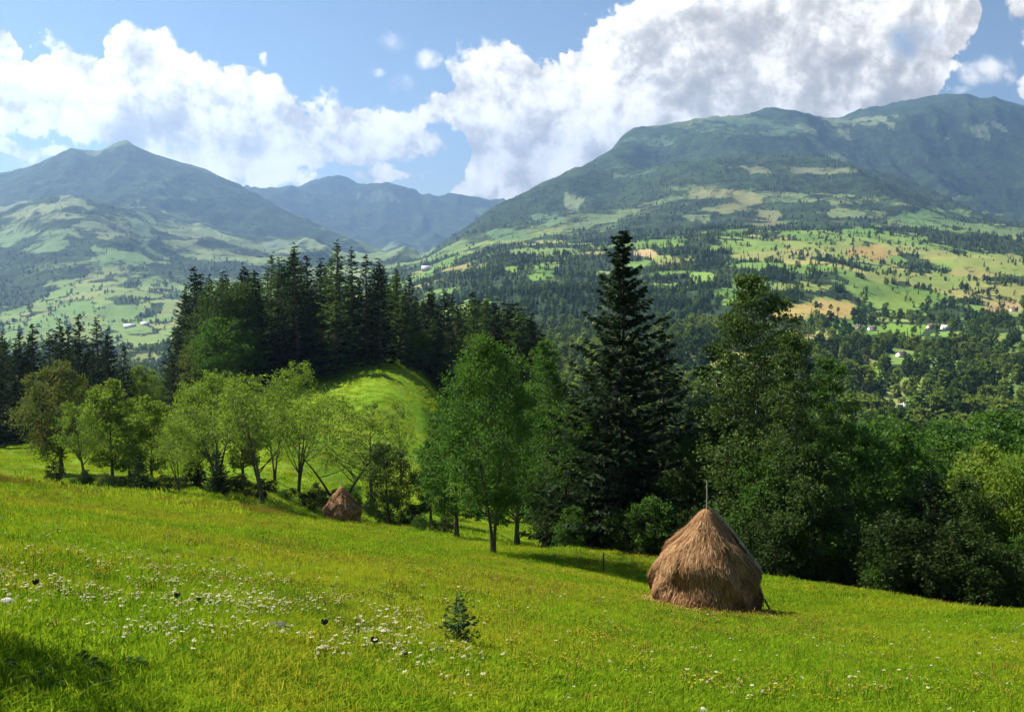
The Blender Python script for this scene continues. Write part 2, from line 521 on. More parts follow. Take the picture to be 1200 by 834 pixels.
def crest_fix(VG, line, y0, yc, y1):
    lp = np.array(line, float)
    tgt = V(np.interp(PXG[:, 0], lp[:, 0], lp[:, 1], left=np.nan, right=np.nan))
    ys = np.interp(PXG[:, 0], yc[0], yc[1])
    cur = np.array([np.min(np.where((rows > a * 0.85) & (rows < a * 1.12), VG[i], 9)) for i, a in enumerate(ys)])
    dv = np.where(np.isnan(tgt), 0, tgt - cur)
    w = np.exp(-((np.log(rows)[None, :] - np.log(ys)[:, None]) / 0.16) ** 2)
    return VG + dv[:, None] * w


MTN_R = [(500, 300), (520, 283), (560, 256), (600, 229), (640, 208), (675, 194), (700, 184), (720, 171), (740, 158), (780, 146), (840, 137), (880, 131), (900, 128), (930, 132), (960, 140), (985, 139), (1000, 137), (1040, 128), (1080, 117), (1100, 113), (1125, 112), (1140, 117), (1155, 115), (1200, 129), (1350, 150)]
MTN_C = [(290, 216), (330, 220), (352, 223), (385, 214), (420, 221), (455, 217), (475, 221), (495, 231), (520, 235), (560, 239), (600, 246)]
VG = crest_fix(VG, [p for p in MTN_L if p[0] >= -80], 0, ([-80, 155, 480], [8200, 8400, 7000]), 0)
VG = crest_fix(VG, MTN_R, 0, ([500, 540, 600, 675, 720, 780, 840, 900, 1115, 1200], [4800, 5200, 6000, 6500, 7600, 8400, 8800, 9000, 9600, 9700]), 0)
VG = crest_fix(VG, MTN_C, 0, ([290, 600], [13000, 13000]), 0)

ZG = -VG * YY
# relief: meadow unevenness, rolling hills, mountain spurs and gullies
ZG += (fbm(XX / 5.0, YY / 5.0, 3, 40) - 0.5) * 0.22 * sstep(YY, 3, 14) * (1 - sstep(YY, 150, 400))
ZG += (fbm(XX / 24.0, YY / 24.0, 3, 44) - 0.5) * 0.7 * sstep(YY, 16, 50) * (1 - sstep(YY, 300, 800))
ZG += (fbm(XX / 260.0, YY / 260.0, 5, 20) - 0.5) * 46 * sstep(YY, 420, 1500) * (1 - 0.4 * sstep(YY, 3000, 6000))
wx = XX + 500 * (fbm(XX / 1300, YY / 1300, 3, 61) - 0.5); wy = YY + 500 * (fbm(XX / 1300, YY / 1300, 3, 66) - 0.5)
spur = ridged(wx / 1500.0, wy / 2300.0, 6, 30, 0.5) - 0.62
crest_soft = np.ones_like(VG)
for yc in ([-600, 155, 480, 500, 600, 720, 840, 1115, 1700], [8200, 8400, 7000, 5000, 6000, 7600, 8800, 9600, 9700]),:
    ys = np.interp(PXG[:, 0], *yc)
    crest_soft = 1 - 0.80 * np.exp(-((lnr[None, :] - np.log(ys)[:, None]) / 0.06) ** 2)
ZG += spur * 430 * sstep(YY, 3600, 6500) * crest_soft * (0.55 + 0.45 * sstep(YY, 5000, 8000))
ZG += (ridged(wx / 420.0, wy / 700.0, 5, 80) - 0.6) * 115 * sstep(YY, 3200, 5500) * crest_soft
ZG -= np.maximum(0, YY / 6371000 * YY / 2)
VG = -ZG / YY
PYG = PY(VG)


def ground(x, y):
    """terrain height at world x, y"""
    x = np.asarray(x, float); y = np.asarray(y, float)
    u = np.clip(x / y, ucols[0], ucols[-1] - 1e-6)
    l = np.clip(np.log(y), lnr[0], lnr[-1] - 1e-6)
    i = np.clip(np.searchsorted(ucols, u) - 1, 0, len(ucols) - 2)
    j = np.clip(np.searchsorted(lnr, l) - 1, 0, len(lnr) - 2)
    fu = (u - ucols[i]) / (ucols[i + 1] - ucols[i])
    fl = (y - rows[j]) / (rows[j + 1] - rows[j])
    return (ZG[i, j] * (1 - fu) * (1 - fl) + ZG[i + 1, j] * fu * (1 - fl) + ZG[i, j + 1] * (1 - fu) * fl + ZG[i + 1, j + 1] * fu * fl)


def at(px, dist):
    u = (px - 600) / FPX
    # the column of a pixel shifts a little with the row: close enough on ground level
    y = dist
    z = float(ground(u * y, y))
    k = math.cos(PITCH) - math.tan(math.atan(-z / y) - PITCH) * math.sin(PITCH)
    x = (px - 600) / FPX / k * y
    return Vector((x, y, float(ground(x, y))))


# ---- land cover: what grows where
def voro(x, y, seed=0):
    xi, yi = np.floor(x).astype(int), np.floor(y).astype(int)
    best = np.full(x.shape, 9.0); second = np.full(x.shape, 9.0); cid = np.zeros(x.shape, int)
    for dx in (-1, 0, 1):
        for dy in (-1, 0, 1):
            i, j = xi + dx, yi + dy
            h = _perm[(_perm[(i + seed * 31) & 4095] + j) & 4095]
            px_, py_ = i + 0.15 + 0.7 * _grad[h], j + 0.15 + 0.7 * _grad[(h + 77) & 4095]
            d = np.hypot(x - px_, y - py_)
            nearer = d < best
            second = np.where(nearer, best, np.minimum(second, d))
            cid = np.where(nearer, h, cid)
            best = np.where(nearer, d, best)
    return cid, second - best


FIELDS = [  # photograph-located parcels: px, py, rx, ry, colour
    (968, 362, 42, 11, (.36, .27, .085)), (930, 368, 22, 9, (.36, .28, .09)), (968, 396, 15, 9, (.30, .29, .09)), (757, 297, 16, 5, (.40, .30, .14)),
    (1020, 296, 30, 10, (.30, .22, .07)), (1098, 300, 24, 8, (.24, .24, .07)), (1150, 306, 50, 9, (.21, .24, .06)), (930, 297, 30, 6, (.30, .27, .10)),
    (1056, 386, 34, 9, (.14, .24, .035)), (1060, 355, 30, 12, (.15, .22, .04)), (1120, 392, 36, 4, (.16, .25, .05)), (1024, 437, 16, 18, (.17, .27, .03)),
    (1175, 395, 40, 5, (.18, .24, .05)), (1178, 362, 22, 8, (.30, .22, .10)), (825, 325, 18, 7, (.17, .26, .05)), (690, 378, 12, 6, (.38, .34, .15)), (640, 295, 40, 5, (.15, .22, .06)),
    (1052, 470, 15, 12, (.20, .22, .07)), (1063, 455, 14, 5, (.32, .27, .13)), (945, 336, 40, 5, (.20, .24, .06)), (900, 300, 45, 6, (.22, .23, .07)), (1110, 330, 46, 9, (.17, .22, .05)), (1035, 325, 30, 8, (.19, .22, .06)), (795, 383, 14, 6, (.34, .30, .14)),
]
CLEAR = [  # mountain clearings and pastures
    (60, 247, 75, 9, (.36, .34, .16)), (120, 270, 40, 10, (.30, .31, .14)), (40, 282, 50, 14, (.25, .30, .12)), (165, 300, 60, 12, (.25, .32, .11)), (85, 240, 20, 14, (.34, .33, .16)),
    (170, 265, 12, 30, (.22, .27, .12)), (230, 280, 40, 6, (.30, .29, .15)), (320, 285, 18, 10, (.27, .29, .16)),
    (850, 235, 46, 16, (.36, .30, .12)), (893, 255, 18, 16, (.34, .29, .13)), (815, 250, 20, 12, (.28, .29, .12)), (668, 238, 14, 16, (.30, .30, .15)), (700, 262, 30, 9, (.25, .29, .12)), (635, 258, 26, 8, (.2, .26, .11)), (600, 275, 30, 7, (.19, .26, .10)),
    (985, 240, 28, 14, (.32, .32, .12)), (1020, 250, 24, 9, (.28, .29, .12)), (960, 200, 45, 5, (.32, .28, .13)), (890, 199, 44, 5, (.30, .27, .13)), (860, 200, 20, 4, (.32, .27, .13)), (1090, 256, 55, 12, (.22, .30, .09)), (1160, 270, 50, 8, (.25, .30, .10)),
    (1005, 150, 40, 12, (.33, .33, .15)), (1030, 143, 22, 10, (.33, .32, .15)), (1125, 160, 34, 9, (.34, .34, .16)), (1150, 150, 30, 8, (.30, .31, .15)), (880, 150, 60, 12, (.15, .2, .09)), (760, 165, 40, 8, (.14, .19, .09)), (740, 200, 30, 10, (.14, .20, .08)), (200, 225, 40, 16, (.11, .15, .08)),
    (450, 232, 36, 8, (.20, .22, .12)),
]
nn = fbm(XX / 62, YY / 105, 5, 50)
nl = fbm(XX / 420, YY / 700, 4, 55)
ca, ed = voro((XX * 0.94 + YY * 0.34) / 95 + 0.6 * fbm(XX / 200, YY / 200, 3, 9), (YY * 0.94 - XX * 0.34) / 230 + 0.6 * fbm(XX / 200, YY / 200, 3, 13), 2)
pal = np.array([(.11, .19, .035), (.15, .22, .045), (.09, .17, .03), (.17, .21, .05), (.20, .21, .06), (.12, .20, .04), (.15, .22, .05), (.24, .22, .07), (.11, .18, .04), (.13, .20, .045)])
fld = 1.12 * pal[ca % 10] * (0.85 + 0.3 * _grad[(ca * 7) & 4095])[..., None]
left = sstep(PXG, 480, 380)
fld = fld * (1 - left[..., None]) + (fld * 0.5 + np.array((.11, .17, .06)) * 0.6) * left[..., None]
# forest share: the middle is wooded, the right is open, the left valley is dotted
wood_bias = np.interp(PXG, [-400, 100, 380, 480, 560, 700, 840, 900, 1000, 1200, 1600], [-.02, -.02, .0, .02, .05, .05, .04, .0, -.03, -.02, 0])
wood_bias = wood_bias - 0.07 * sstep(PYG, 375, 420) * (PXG > 800) + .08 * sstep(PYG, 290, 276) * (PXG > 700)
forest = sstep(0.55 * nn + 0.45 * nl + wood_bias, 0.43, 0.61)
hedge = sstep(ed, 0.11, 0.04)
mtn = sstep(YY, 3300, 4300)
nm = fbm(wx / 700, wy / 700, 6, 70)
alp = sstep(VG, -0.085, -0.115) * (PXG > 560) + sstep(VG, -0.068, -0.082) * (PXG < 300)
low = sstep(VG, -0.055, -0.005)
mforest = sstep(nm + 0.24 - 0.20 * low * left - 0.16 * low * (1 - left) - 0.12 * np.clip(alp, 0, 1) * sstep(PXG, 1010, 960), 0.35, 0.66)  # high far right stays densely wooded, its dark cover standing for cloud shadow
FOR_C = np.array((.022, .042, .018)); MFOR_C = np.array((.020, .036, .018))
mcol = np.where(left[..., None] > 0.5, np.array((.17, .22, .09)), np.array((.14, .19, .07))) * (0.75 + 0.5 * fbm(XX / 170, YY / 170, 4, 90))[..., None]
mcol = mcol * (1 - np.clip(alp, 0, 1)[..., None]) + np.array((.115, .15, .06)) * np.clip(alp, 0, 1)[..., None]
for (px, py, rx, ry, c) in FIELDS + CLEAR:
    if (px, py, rx, ry, c) in CLEAR: c2 = (0.50 * c[0], 0.62 * c[1], 0.62 * c[2])
    else: c2 = tuple(1.0 * q for q in c)
    far = py < 288 and not (px < 1040 and py > 287)
    r2 = ((PXG - px) / rx + 1.1 * (fbm(PXG / 14, PYG / 9, 4, int(px)) - 0.5)) ** 2 + ((PYG - py) / ry + 1.1 * (fbm(PXG / 16, PYG / 9, 4, int(px) + 9) - 0.5)) ** 2
    w = sstep(r2, 1.25, 0.55) * (YY > 500)
    w = w * ((YY > 3300) if (px, py, rx, ry, c) in CLEAR else (YY < 3800))
    fld = fld * (1 - w[..., None]) + np.array(c2) * w[..., None]
    mcol = mcol * (1 - w[..., None]) + np.array(c2) * w[..., None]
    forest = forest * (1 - w); hedge = hedge * (1 - w * 0.9)
    if (px, py, rx, ry, c) in CLEAR:
        spotty = 0.80 * sstep(fbm(XX / 110, YY / 160, 4, 33), 0.34, 0.60)
        mforest = mforest * (1 - w * spotty)
floor_c, far_c = fld, mcol
cover = floor_c * (1 - mtn[..., None]) + far_c * mtn[..., None]
woods = np.maximum(forest, 0.55 * hedge) * (1 - mtn) + mforest * mtn

# ---- near ground
nearw = 1 - sstep(YY, 230, 420)
g1 = fbm(XX / 9, YY / 9, 4, 100)
grass_c = np.array((.115, .165, .022)) * (0.8 + 0.4 * g1)[..., None]
cover = cover * (1 - nearw[..., None]) + grass_c * nearw[..., None]


# ------------------------------------------------------------------ materials
def new_mat(name):
    m = bpy.data.materials.new(name)
    m.use_nodes = True
    t = NT(m.node_tree)
    t.n.clear()
    out = t.node('ShaderNodeOutputMaterial')
    return m, t, out


def bsdf(t, out, color, rough=0.8, spec=0.2, normal=None):
    b = t.node('ShaderNodeBsdfPrincipled')
    t.put(b.inputs['Base Color'], color)
    t.put(b.inputs['Roughness'], rough)
    t.put(b.inputs['Specular IOR Level'], spec)
    if normal is not None:
        t.put(b.inputs['Normal'], normal)
    t.link(b.outputs[0], out.inputs['Surface'])
    return b


def bump(t, h, strength=0.4, dist=0.02):
    b = t.node('ShaderNodeBump')
    b.inputs['Strength'].default_value = strength
    b.inputs['Distance'].default_value = dist
    t.put(b.inputs['Height'], h)
    return b.outputs[0]


def terrain_mat(name, s1, s2, s3, amp, bumpd, wamp, wlo):
    m, t, out = new_mat(name)
    at_ = t.node('ShaderNodeAttribute', attribute_name='cover')
    wd = t.node('ShaderNodeAttribute', attribute_name='woods')
    geo = t.node('ShaderNodeNewGeometry')
    n1 = t.noise(geo.outputs['Position'], s1, 6, 0.65)
    n2 = t.noise(geo.outputs['Position'], s2, 4, 0.7)
    f = t.math('ADD', t.math('MULTIPLY', n1, amp), t.math('MULTIPLY_ADD', n2, amp, 1 - amp))
    c = t.mix(1.0, at_.outputs['Color'], t.mix(0.0, f, f), 'MULTIPLY')
    cc = t.node('ShaderNodeCombineColor')
    for i in range(3):
        t.link(f, cc.inputs[i])
    c = t.mix(1.0, at_.outputs['Color'], cc.outputs[0], 'MULTIPLY')
    # wood edges, copses and single trees too far off to be told apart
    n3 = t.noise(geo.outputs['Position'], s3, 5, 0.62)
    wmask = t.smooth(t.math('ADD', wd.outputs['Fac'], t.math('MULTIPLY', t.math('SUBTRACT', t.math('MULTIPLY_ADD', n2, 0.45, t.math('MULTIPLY', n3, 0.75)), 0.58), wamp)), wlo, 1 - wlo)
    wcol = t.mix(n2, (.017, .038, .015), (.064, .104, .034))
    wcol = t.mix(t.smooth(n3, 0.40, 0.62), wcol, (.022, .036, .017))
    c = t.mix(wmask, c, wcol)
    h = t.math('ADD', t.math('MULTIPLY', n1, 0.8), t.math('MULTIPLY', n2, t.math('MULTIPLY_ADD', wmask, 0.9, 0.12)))
    bsdf(t, out, c, 0.95, 0.05, bump(t, h, 0.8, bumpd))
    return m


M_HILL = terrain_mat('hill_cover', 0.02, 0.11, 0.022, 0.5, 5.0, 2.4, 0.40)
M_MTN = terrain_mat('mountain_cover', 0.006, 0.034, 0.011, 0.55, 24.0, 2.2, 0.26)

m, t, out = new_mat('meadow_soil')
geo = t.node('ShaderNodeNewGeometry')
P = geo.outputs['Position']
c = t.mix(t.smooth(t.noise(P, 0.09, 4, 0.6), 0.35, 0.65), (.11, .24, .010), (.23, .33, .016))
c = t.mix(t.math('MULTIPLY', t.smooth(t.noise(P, 6.0, 5, 0.7), 0.35, 0.75), 0.6), c, (.06, .075, .014))
c = t.mix(t.math('MULTIPLY', t.smooth(t.noise(P, 0.25, 4, 0.6), 0.52, 0.7), 0.5), c, (.17, .13, .035))
bsdf(t, out, c, 0.95, 0.05, bump(t, t.noise(P, 9.0, 6, 0.75), 0.8, 0.12))
M_MEADOW = m


def foliage_mat(name, dark, light, trans, tcol, odd=None, tmix=0.4):
    m, t, out = new_mat(name)
    at_ = t.node('ShaderNodeAttribute', attribute_name='tint')
    oi = t.node('ShaderNodeObjectInfo')
    geo = t.node('ShaderNodeNewGeometry')
    big = t.noise(geo.outputs['Position'], 0.7, 2, 0.5)
    f = t.math('ADD', t.math('MULTIPLY', at_.outputs['Fac'], 0.6), t.math('MULTIPLY', t.math('ADD', oi.outputs['Random'], big), 0.25), clamp=True)
    c = t.mix(f, dark, light)
    if odd is not None:
        c = t.mix(t.math('MULTIPLY', t.smooth(at_.outputs['Fac'], 0.78, 0.95), t.smooth(oi.outputs['Random'], 0.3, 0.9)), c, odd)
    d = t.node('ShaderNodeBsdfDiffuse')
    t.put(d.inputs['Color'], c)
    tr = t.node('ShaderNodeBsdfTranslucent')
    t.put(tr.inputs['Color'], t.mix(0.5, c, tcol))
    mx = t.node('ShaderNodeMixShader')
    mx.inputs[0].default_value = tmix
    t.link(d.outputs[0], mx.inputs[1]); t.link(tr.outputs[0], mx.inputs[2])
    gl = t.node('ShaderNodeBsdfGlossy')
    gl.inputs['Roughness'].default_value = 0.6
    gl.inputs['Color'].default_value = (.5, .55, .5, 1)
    m2 = t.node('ShaderNodeMixShader')
    m2.inputs[0].default_value = trans
    t.link(mx.outputs[0], m2.inputs[1]); t.link(gl.outputs[0], m2.inputs[2])
    t.link(m2.outputs[0], out.inputs['Surface'])
    return m


M_SPRUCE = foliage_mat('spruce_needles', (.007, .016, .007), (.024, .044, .013), 0.01, (.05, .09, .02), None, 0.2)
M_SPRUCE_FRESH = foliage_mat('fresh_spruce_needles', (.028, .062, .010), (.085, .145, .022), 0.015, (.10, .18, .03), None, 0.25)
M_LEAF = foliage_mat('broad_leaves', (.014, .048, .007), (.070, .150, .015), 0.02, (.14, .28, .02), None, 0.40)
M_LEAF_PALE = foliage_mat('pale_leaves', (.050, .115, .010), (.155, .240, .022), 0.015, (.29, .42, .03), (.20, .16, .04), 0.48)
M_LEAF_DARK = foliage_mat('dark_leaves', (.015, .040, .008), (.085, .140, .020), 0.02, (.08, .13, .02), None, 0.3)
M_LEAF_RUST = foliage_mat('rusty_leaves', (.04, .075, .014), (.12, .15, .026), 0.02, (.18, .22, .03), (.22, .10, .025), 0.36)
M_FAR_BROAD = foliage_mat('far_leaves', (.030, .070, .014), (.145, .215, .034), 0.0, (.20, .28, .03), None, 0.42)
M_FAR_SPRUCE = foliage_mat('far_needles', (.015, .036, .014), (.052, .090, .028), 0.0, (.05, .08, .02), None, 0.1)


def plain(name, c1, c2, scale, rough=0.9, stretch=(1, 1, 1), bstr=0.4, bd=0.01, obj=True):
    m, t, out = new_mat(name)
    tc = t.node('ShaderNodeTexCoord')
    mp = t.node('ShaderNodeMapping')
    t.link(tc.outputs['Object'], mp.inputs['Vector'])
    mp.inputs['Scale'].default_value = stretch
    n = t.noise(mp.outputs[0], scale, 6, 0.65)
    oi = t.node('ShaderNodeObjectInfo')
    f = t.math('ADD', t.smooth(n, 0.3, 0.7), t.math('MULTIPLY', t.math('SUBTRACT', oi.outputs['Random'], 0.5), 0.3), clamp=True)
    bsdf(t, out, t.mix(f, c1, c2), rough, 0.2, bump(t, n, bstr, bd))
    return m


M_BARK = plain('bark', (.035, .026, .019), (.13, .105, .08), 7, 0.95, (1, 1, .25), 0.8, 0.03)
M_BARK_PALE = plain('pale_bark', (.09, .08, .065), (.26, .24, .20), 6, 0.9, (1, 1, .5), 0.6, 0.02)
M_WOOD = plain('weathered_wood', (.12, .10, .08), (.36, .32, .27), 9, 0.85, (1, 1, .12), 0.5, 0.01)
M_STONE = plain('grey_stone', (.035, .035, .036), (.11, .108, .105), 9, 0.9)
M_STONE_WHITE = plain('white_stone', (.42, .40, .36), (.66, .63, .57), 7, 0.8)
M_WALL = plain('white_limewash', (.58, .56, .51), (.80, .78, .73), 1.2, 0.9)
M_WALL_CREAM = plain('cream_limewash', (.50, .44, .33), (.70, .63, .48), 1.2, 0.9)
M_TILE = plain('rust_roofing', (.09, .052, .040), (.17, .095, .07), 2.0, 0.85)
M_TIN = plain('pale_tin_roofing', (.45, .45, .44), (.72, .71, .68), 1.5, 0.5)
M_SHINGLE = plain('grey_shingles', (.07, .06, .055), (.17, .15, .14), 2.0, 0.9)
M_GLASS = plain('window_glass', (.015, .02, .025), (.04, .05, .06), 1.0, 0.1)

m, t, out = new_mat('hay')
at_ = t.node('ShaderNodeAttribute', attribute_name='tint')
geo = t.node('ShaderNodeNewGeometry')
n = t.noise(geo.outputs['Position'], 2.3, 5, 0.6)
f = t.math('ADD', t.math('MULTIPLY', at_.outputs['Fac'], 0.55), t.math('MULTIPLY', n, 0.5), clamp=True)
c = t.ramp(f, [(0.1, (.055, .022, .008)), (0.4, (.205, .098, .038)), (0.65, (.36, .20, .088)), (0.95, (.60, .41, .21))])
bsdf(t, out, c, 0.85, 0.15)
M_HAY = m

m, t, out = new_mat('meadow_grass')
at_ = t.node('ShaderNodeAttribute', attribute_name='tint')
geo = t.node('ShaderNodeNewGeometry')
oi = t.node('ShaderNodeObjectInfo')
P = geo.outputs['Position']
f = t.math('ADD', t.math('MULTIPLY', at_.outputs['Fac'], 0.55), t.math('MULTIPLY', oi.outputs['Random'], 0.45))
c = t.mix(t.smooth(f, 0.15, 0.85), (.052, .155, .006), (.335, .455, .018))
w1 = t.smooth(t.noise(P, 0.12, 4, 0.6), 0.40, 0.62)
c = t.mix(t.math('MULTIPLY', w1, 0.5), c, (.390, .400, .020))
w2 = t.math('MULTIPLY', t.smooth(t.noise(P, 0.33, 4, 0.6), 0.50, 0.66), t.smooth(t.math('ADD', at_.outputs['Fac'], t.math('MULTIPLY', oi.outputs['Random'], 0.4)), 0.55, 1.0))
c = t.mix(t.math('MULTIPLY', w2, 0.55), c, (.50, .36, .035))
w3 = t.smooth(t.noise(P, 0.21, 3, 0.6), 0.60, 0.70)
c = t.mix(t.math('MULTIPLY', w3, 0.6), c, (.070, .170, .012))
d = t.node('ShaderNodeBsdfDiffuse'); t.put(d.inputs['Color'], c)
tr = t.node('ShaderNodeBsdfTranslucent'); t.put(tr.inputs['Color'], c)
mx = t.node('ShaderNodeMixShader'); mx.inputs[0].default_value = 0.45
t.link(d.outputs[0], mx.inputs[1]); t.link(tr.outputs[0], mx.inputs[2])
t.link(mx.outputs[0], out.inputs['Surface'])
M_GRASS = m


def flat_mat(name, c, tr_=0.3):
    m, t, out = new_mat(name)
    at_ = t.node('ShaderNodeAttribute', attribute_name='tint')
    oi = t.node('ShaderNodeObjectInfo')
    k = t.mix(t.math('MULTIPLY', oi.outputs['Random'], 0.5), c, tuple(x * 0.7 for x in c))
    d = t.node('ShaderNodeBsdfDiffuse'); t.put(d.inputs['Color'], k)
    tr = t.node('ShaderNodeBsdfTranslucent'); t.put(tr.inputs['Color'], k)
    mx = t.node('ShaderNodeMixShader'); mx.inputs[0].default_value = tr_
    t.link(d.outputs[0], mx.inputs[1]); t.link(tr.outputs[0], mx.inputs[2])
    t.link(mx.outputs[0], out.inputs['Surface'])
    return m


M_PETAL = flat_mat('white_petals', (.70, .66, .48))
M_SEED = flat_mat('rusty_seed_heads', (.50, .30, .08))
M_YELLOW = flat_mat('yellow_petals', (.65, .48, .04))
M_DARKHEAD = flat_mat('dark_seed_heads', (.03, .035, .04), 0.05)
M_STALK = flat_mat('green_stalks', (.07, .13, .02))

# ------------------------------------------------------------------ terrain meshes
nu, nr = VG.shape
IDX = np.arange(nu * nr).reshape(nu, nr)


def sheet(name, r0, r1, c0, c1, mat):
    sub = IDX[c0:c1, r0:r1]
    a = np.arange(sub.size).reshape(sub.shape)
    f = np.stack([a[:-1, :-1], a[1:, :-1], a[1:, 1:], a[:-1, 1:]], -1).reshape(-1, 4)
    s = sub.ravel()
    v = np.c_[XX.ravel()[s], YY.ravel()[s], ZG.ravel()[s]]
    me = mesh_np(name, v, f, mat, None, {'woods': ('POINT', woods.ravel()[s])}, True, {'cover': cover.reshape(-1, 3)[s]})
    o = put(name, me)
    o['kind'] = 'structure'
    return o


rA = int(np.searchsorted(rows, 330)); rB = int(np.searchsorted(rows, 3500)); rC = int(np.searchsorted(rows, 10600))
cM = int(np.searchsorted(ucols, (490 - 600) / FPX))
sheet('meadow_ground', 0, rA + 1, 0, nu, M_MEADOW)
sheet('valley_hills', rA, rB + 1, 0, nu, M_HILL)
sheet('mountain', rB, rC + 1, 0, cM + 1, M_MTN)
sheet('mountain', rB, rC + 1, cM, nu, M_MTN)
sheet('mountain', rC, nr, 0, nu, M_MTN)

# ------------------------------------------------------------------ haze
zmax = float(ZG.max()) + 40; zmin = float(ZG.min()) - 1.0
hb = MB()
hb.box(-17500, 17500, -400, 16400, zmin - 1, zmax)
m, t, out = new_mat('air')
pv = t.node('ShaderNodeVolumePrincipled')
pv.inputs['Color'].default_value = (.36, .60, 1.0, 1)
pv.inputs['Density'].default_value = 6.4e-5
pv.inputs['Anisotropy'].default_value = 0.5
t.link(pv.outputs[0], out.inputs['Volume'])
hz = put('haze', hb.build('haze', m))
tag(hz, kind='stuff')


# ------------------------------------------------------------------ tree makers
def leaves(c, size, r, up=0.35, droop=0.0, aspect=0.55):
    """rhombus leaf faces at the points c"""
    n = len(c)
    d = r.normal(size=(n, 3)); d[:, 2] -= droop
    d /= np.linalg.norm(d, axis=1)[:, None]
    nrm = r.normal(size=(n, 3)); nrm[:, 2] = np.abs(nrm[:, 2]) + up
    w = np.cross(d, nrm); w /= np.linalg.norm(w, axis=1)[:, None] + 1e-9
    s = size * r.uniform(0.65, 1.35, n)[:, None]
    v = np.stack([c - d * s * 0.5, c + w * s * aspect * 0.5 - d * s * 0.05, c + d * s * 0.5, c - w * s * aspect * 0.5 - d * s * 0.05], 1)
    return v.reshape(-1, 3), np.arange(4 * n).reshape(-1, 4)


def broadleaf(seed, H, W, crown0, lobes, clumps, per, lsize, openness=0.4, shape='round', trunks=1, tr=0.017, lean=0.0, limb=0.5, spread=0.42):
    """returns (trunk mesh builder, crown arrays)"""
    r = np.random.default_rng(seed)
    tb = MB()
    cents = []
    tops = []
    for k in range(trunks):
        a0 = r.uniform(0, 6.28)
        a0 = a0 if spread < 0.6 else 3.1416 * k + 0.25
        sp = 0.0 if trunks == 1 else W * spread
        n = 9
        tt = np.linspace(0, 1, n)
        top = np.array([math.cos(a0) * sp + lean * H, math.sin(a0) * sp, H * (0.80 if shape != 'wide' else 0.62)])
        wob = np.cumsum(r.normal(size=(n, 2)) * H * 0.008, axis=0)
        path = np.c_[top[0] * tt ** 1.3 + wob[:, 0] * tt, top[1] * tt ** 1.3 + wob[:, 1] * tt, top[2] * tt - 0.15 * (tt == 0)]
        rad = H * tr * (1 - 0.88 * tt) * (1 + 0.7 * np.exp(-tt * 18))
        if trunks > 1: rad *= 0.72
        tb.tube(path, rad, 8)
        tops.append((path, rad))
    for i in range(lobes):
        t_ = (i + r.uniform(0.1, 0.9)) / lobes
        if shape == 'tall': prof = math.sin(math.pi * min(1, t_ * 0.80 + 0.18)) ** 0.7
        elif shape == 'wide': prof = (1 - (2 * t_ - 0.8) ** 2 / 1.6) if t_ < 1.3 else 0.3
        else: prof = math.sin(math.pi * (0.14 + 0.80 * t_)) ** 0.65
        prof = max(prof, 0.2)
        ang = i * 2.399 + r.uniform(-0.5, 0.5)
        rr = W * prof * r.uniform(0.30, 0.78)
        lr = W * r.uniform(0.24, 0.40) * (0.6 + 0.5 * prof)
        z = H * (crown0 + (1 - crown0) * t_) - lr * 0.5 * t_
        cents.append((np.array([math.cos(ang) * rr + lean * H * t_, math.sin(ang) * rr, z]), lr))
    pts, shade = [], []
    for (c, lr) in cents:
        path, rad = tops[r.integers(len(tops))]
        zt = c[2] - r.uniform(0.4, 1.0) * (np.hypot(c[0], c[1]) * limb + lr)
        zt = min(max(zt, path[-1, 2] * 0.22), path[-1, 2] * 0.98)
        p0 = np.array([np.interp(zt, path[:, 2], path[:, k]) for k in range(3)])
        r0 = np.interp(zt, path[:, 2], rad) * 0.62
        tt = np.linspace(0, 1, 6)[:, None]
        mid = (p0 + c) / 2 + np.array([0, 0, -0.12 * lr]) + r.normal(size=3) * lr * 0.16
        bz = (1 - tt) ** 2 * p0 + 2 * tt * (1 - tt) * mid + tt ** 2 * c
        tb.tube(bz, np.linspace(r0, max(0.012 * H / 10, r0 * 0.22), 6), 5)
        nc = int(clumps * r.uniform(0.7, 1.3))
        dr = r.normal(size=(nc, 3)); dr[:, 2] = dr[:, 2] * 0.85 + 0.12
        dr /= np.linalg.norm(dr, axis=1)[:, None]
        q = c + dr * lr * (r.uniform(0.35, 1.12, nc) ** 0.6)[:, None] * np.array([1, 1, 0.85])
        for k in range(0, nc, 2 if openness > 0.5 else 4):
            e = q[k]
            m_ = (c + e) / 2 + r.normal(size=3) * lr * 0.1
            tb.tube(np.array([c, m_, e]), np.array([0.010, 0.006, 0.003]) * H / 8, 3)
        sg = lr * (0.17 if openness > 0.5 else 0.21)
        tone = np.clip(0.5 + 0.22 * r.normal(size=nc), 0, 1)
        for k in range(nc):
            m_ = int(per * r.uniform(0.5, 1.5))
            pts.append(q[k] + r.normal(size=(m_, 3)) * sg * np.array([1, 1, 0.7]))
            shade.append(np.clip(tone[k] + 0.2 * r.normal(size=m_), 0, 1))
    pts = np.concatenate(pts); shade = np.concatenate(shade)
    pts[:, 2] = np.maximum(pts[:, 2], 0.05 * H * (crown0 > 0.1))
    lv, lf = leaves(pts, lsize, r, 0.4, 0.2)
    return tb, lv, lf, shade


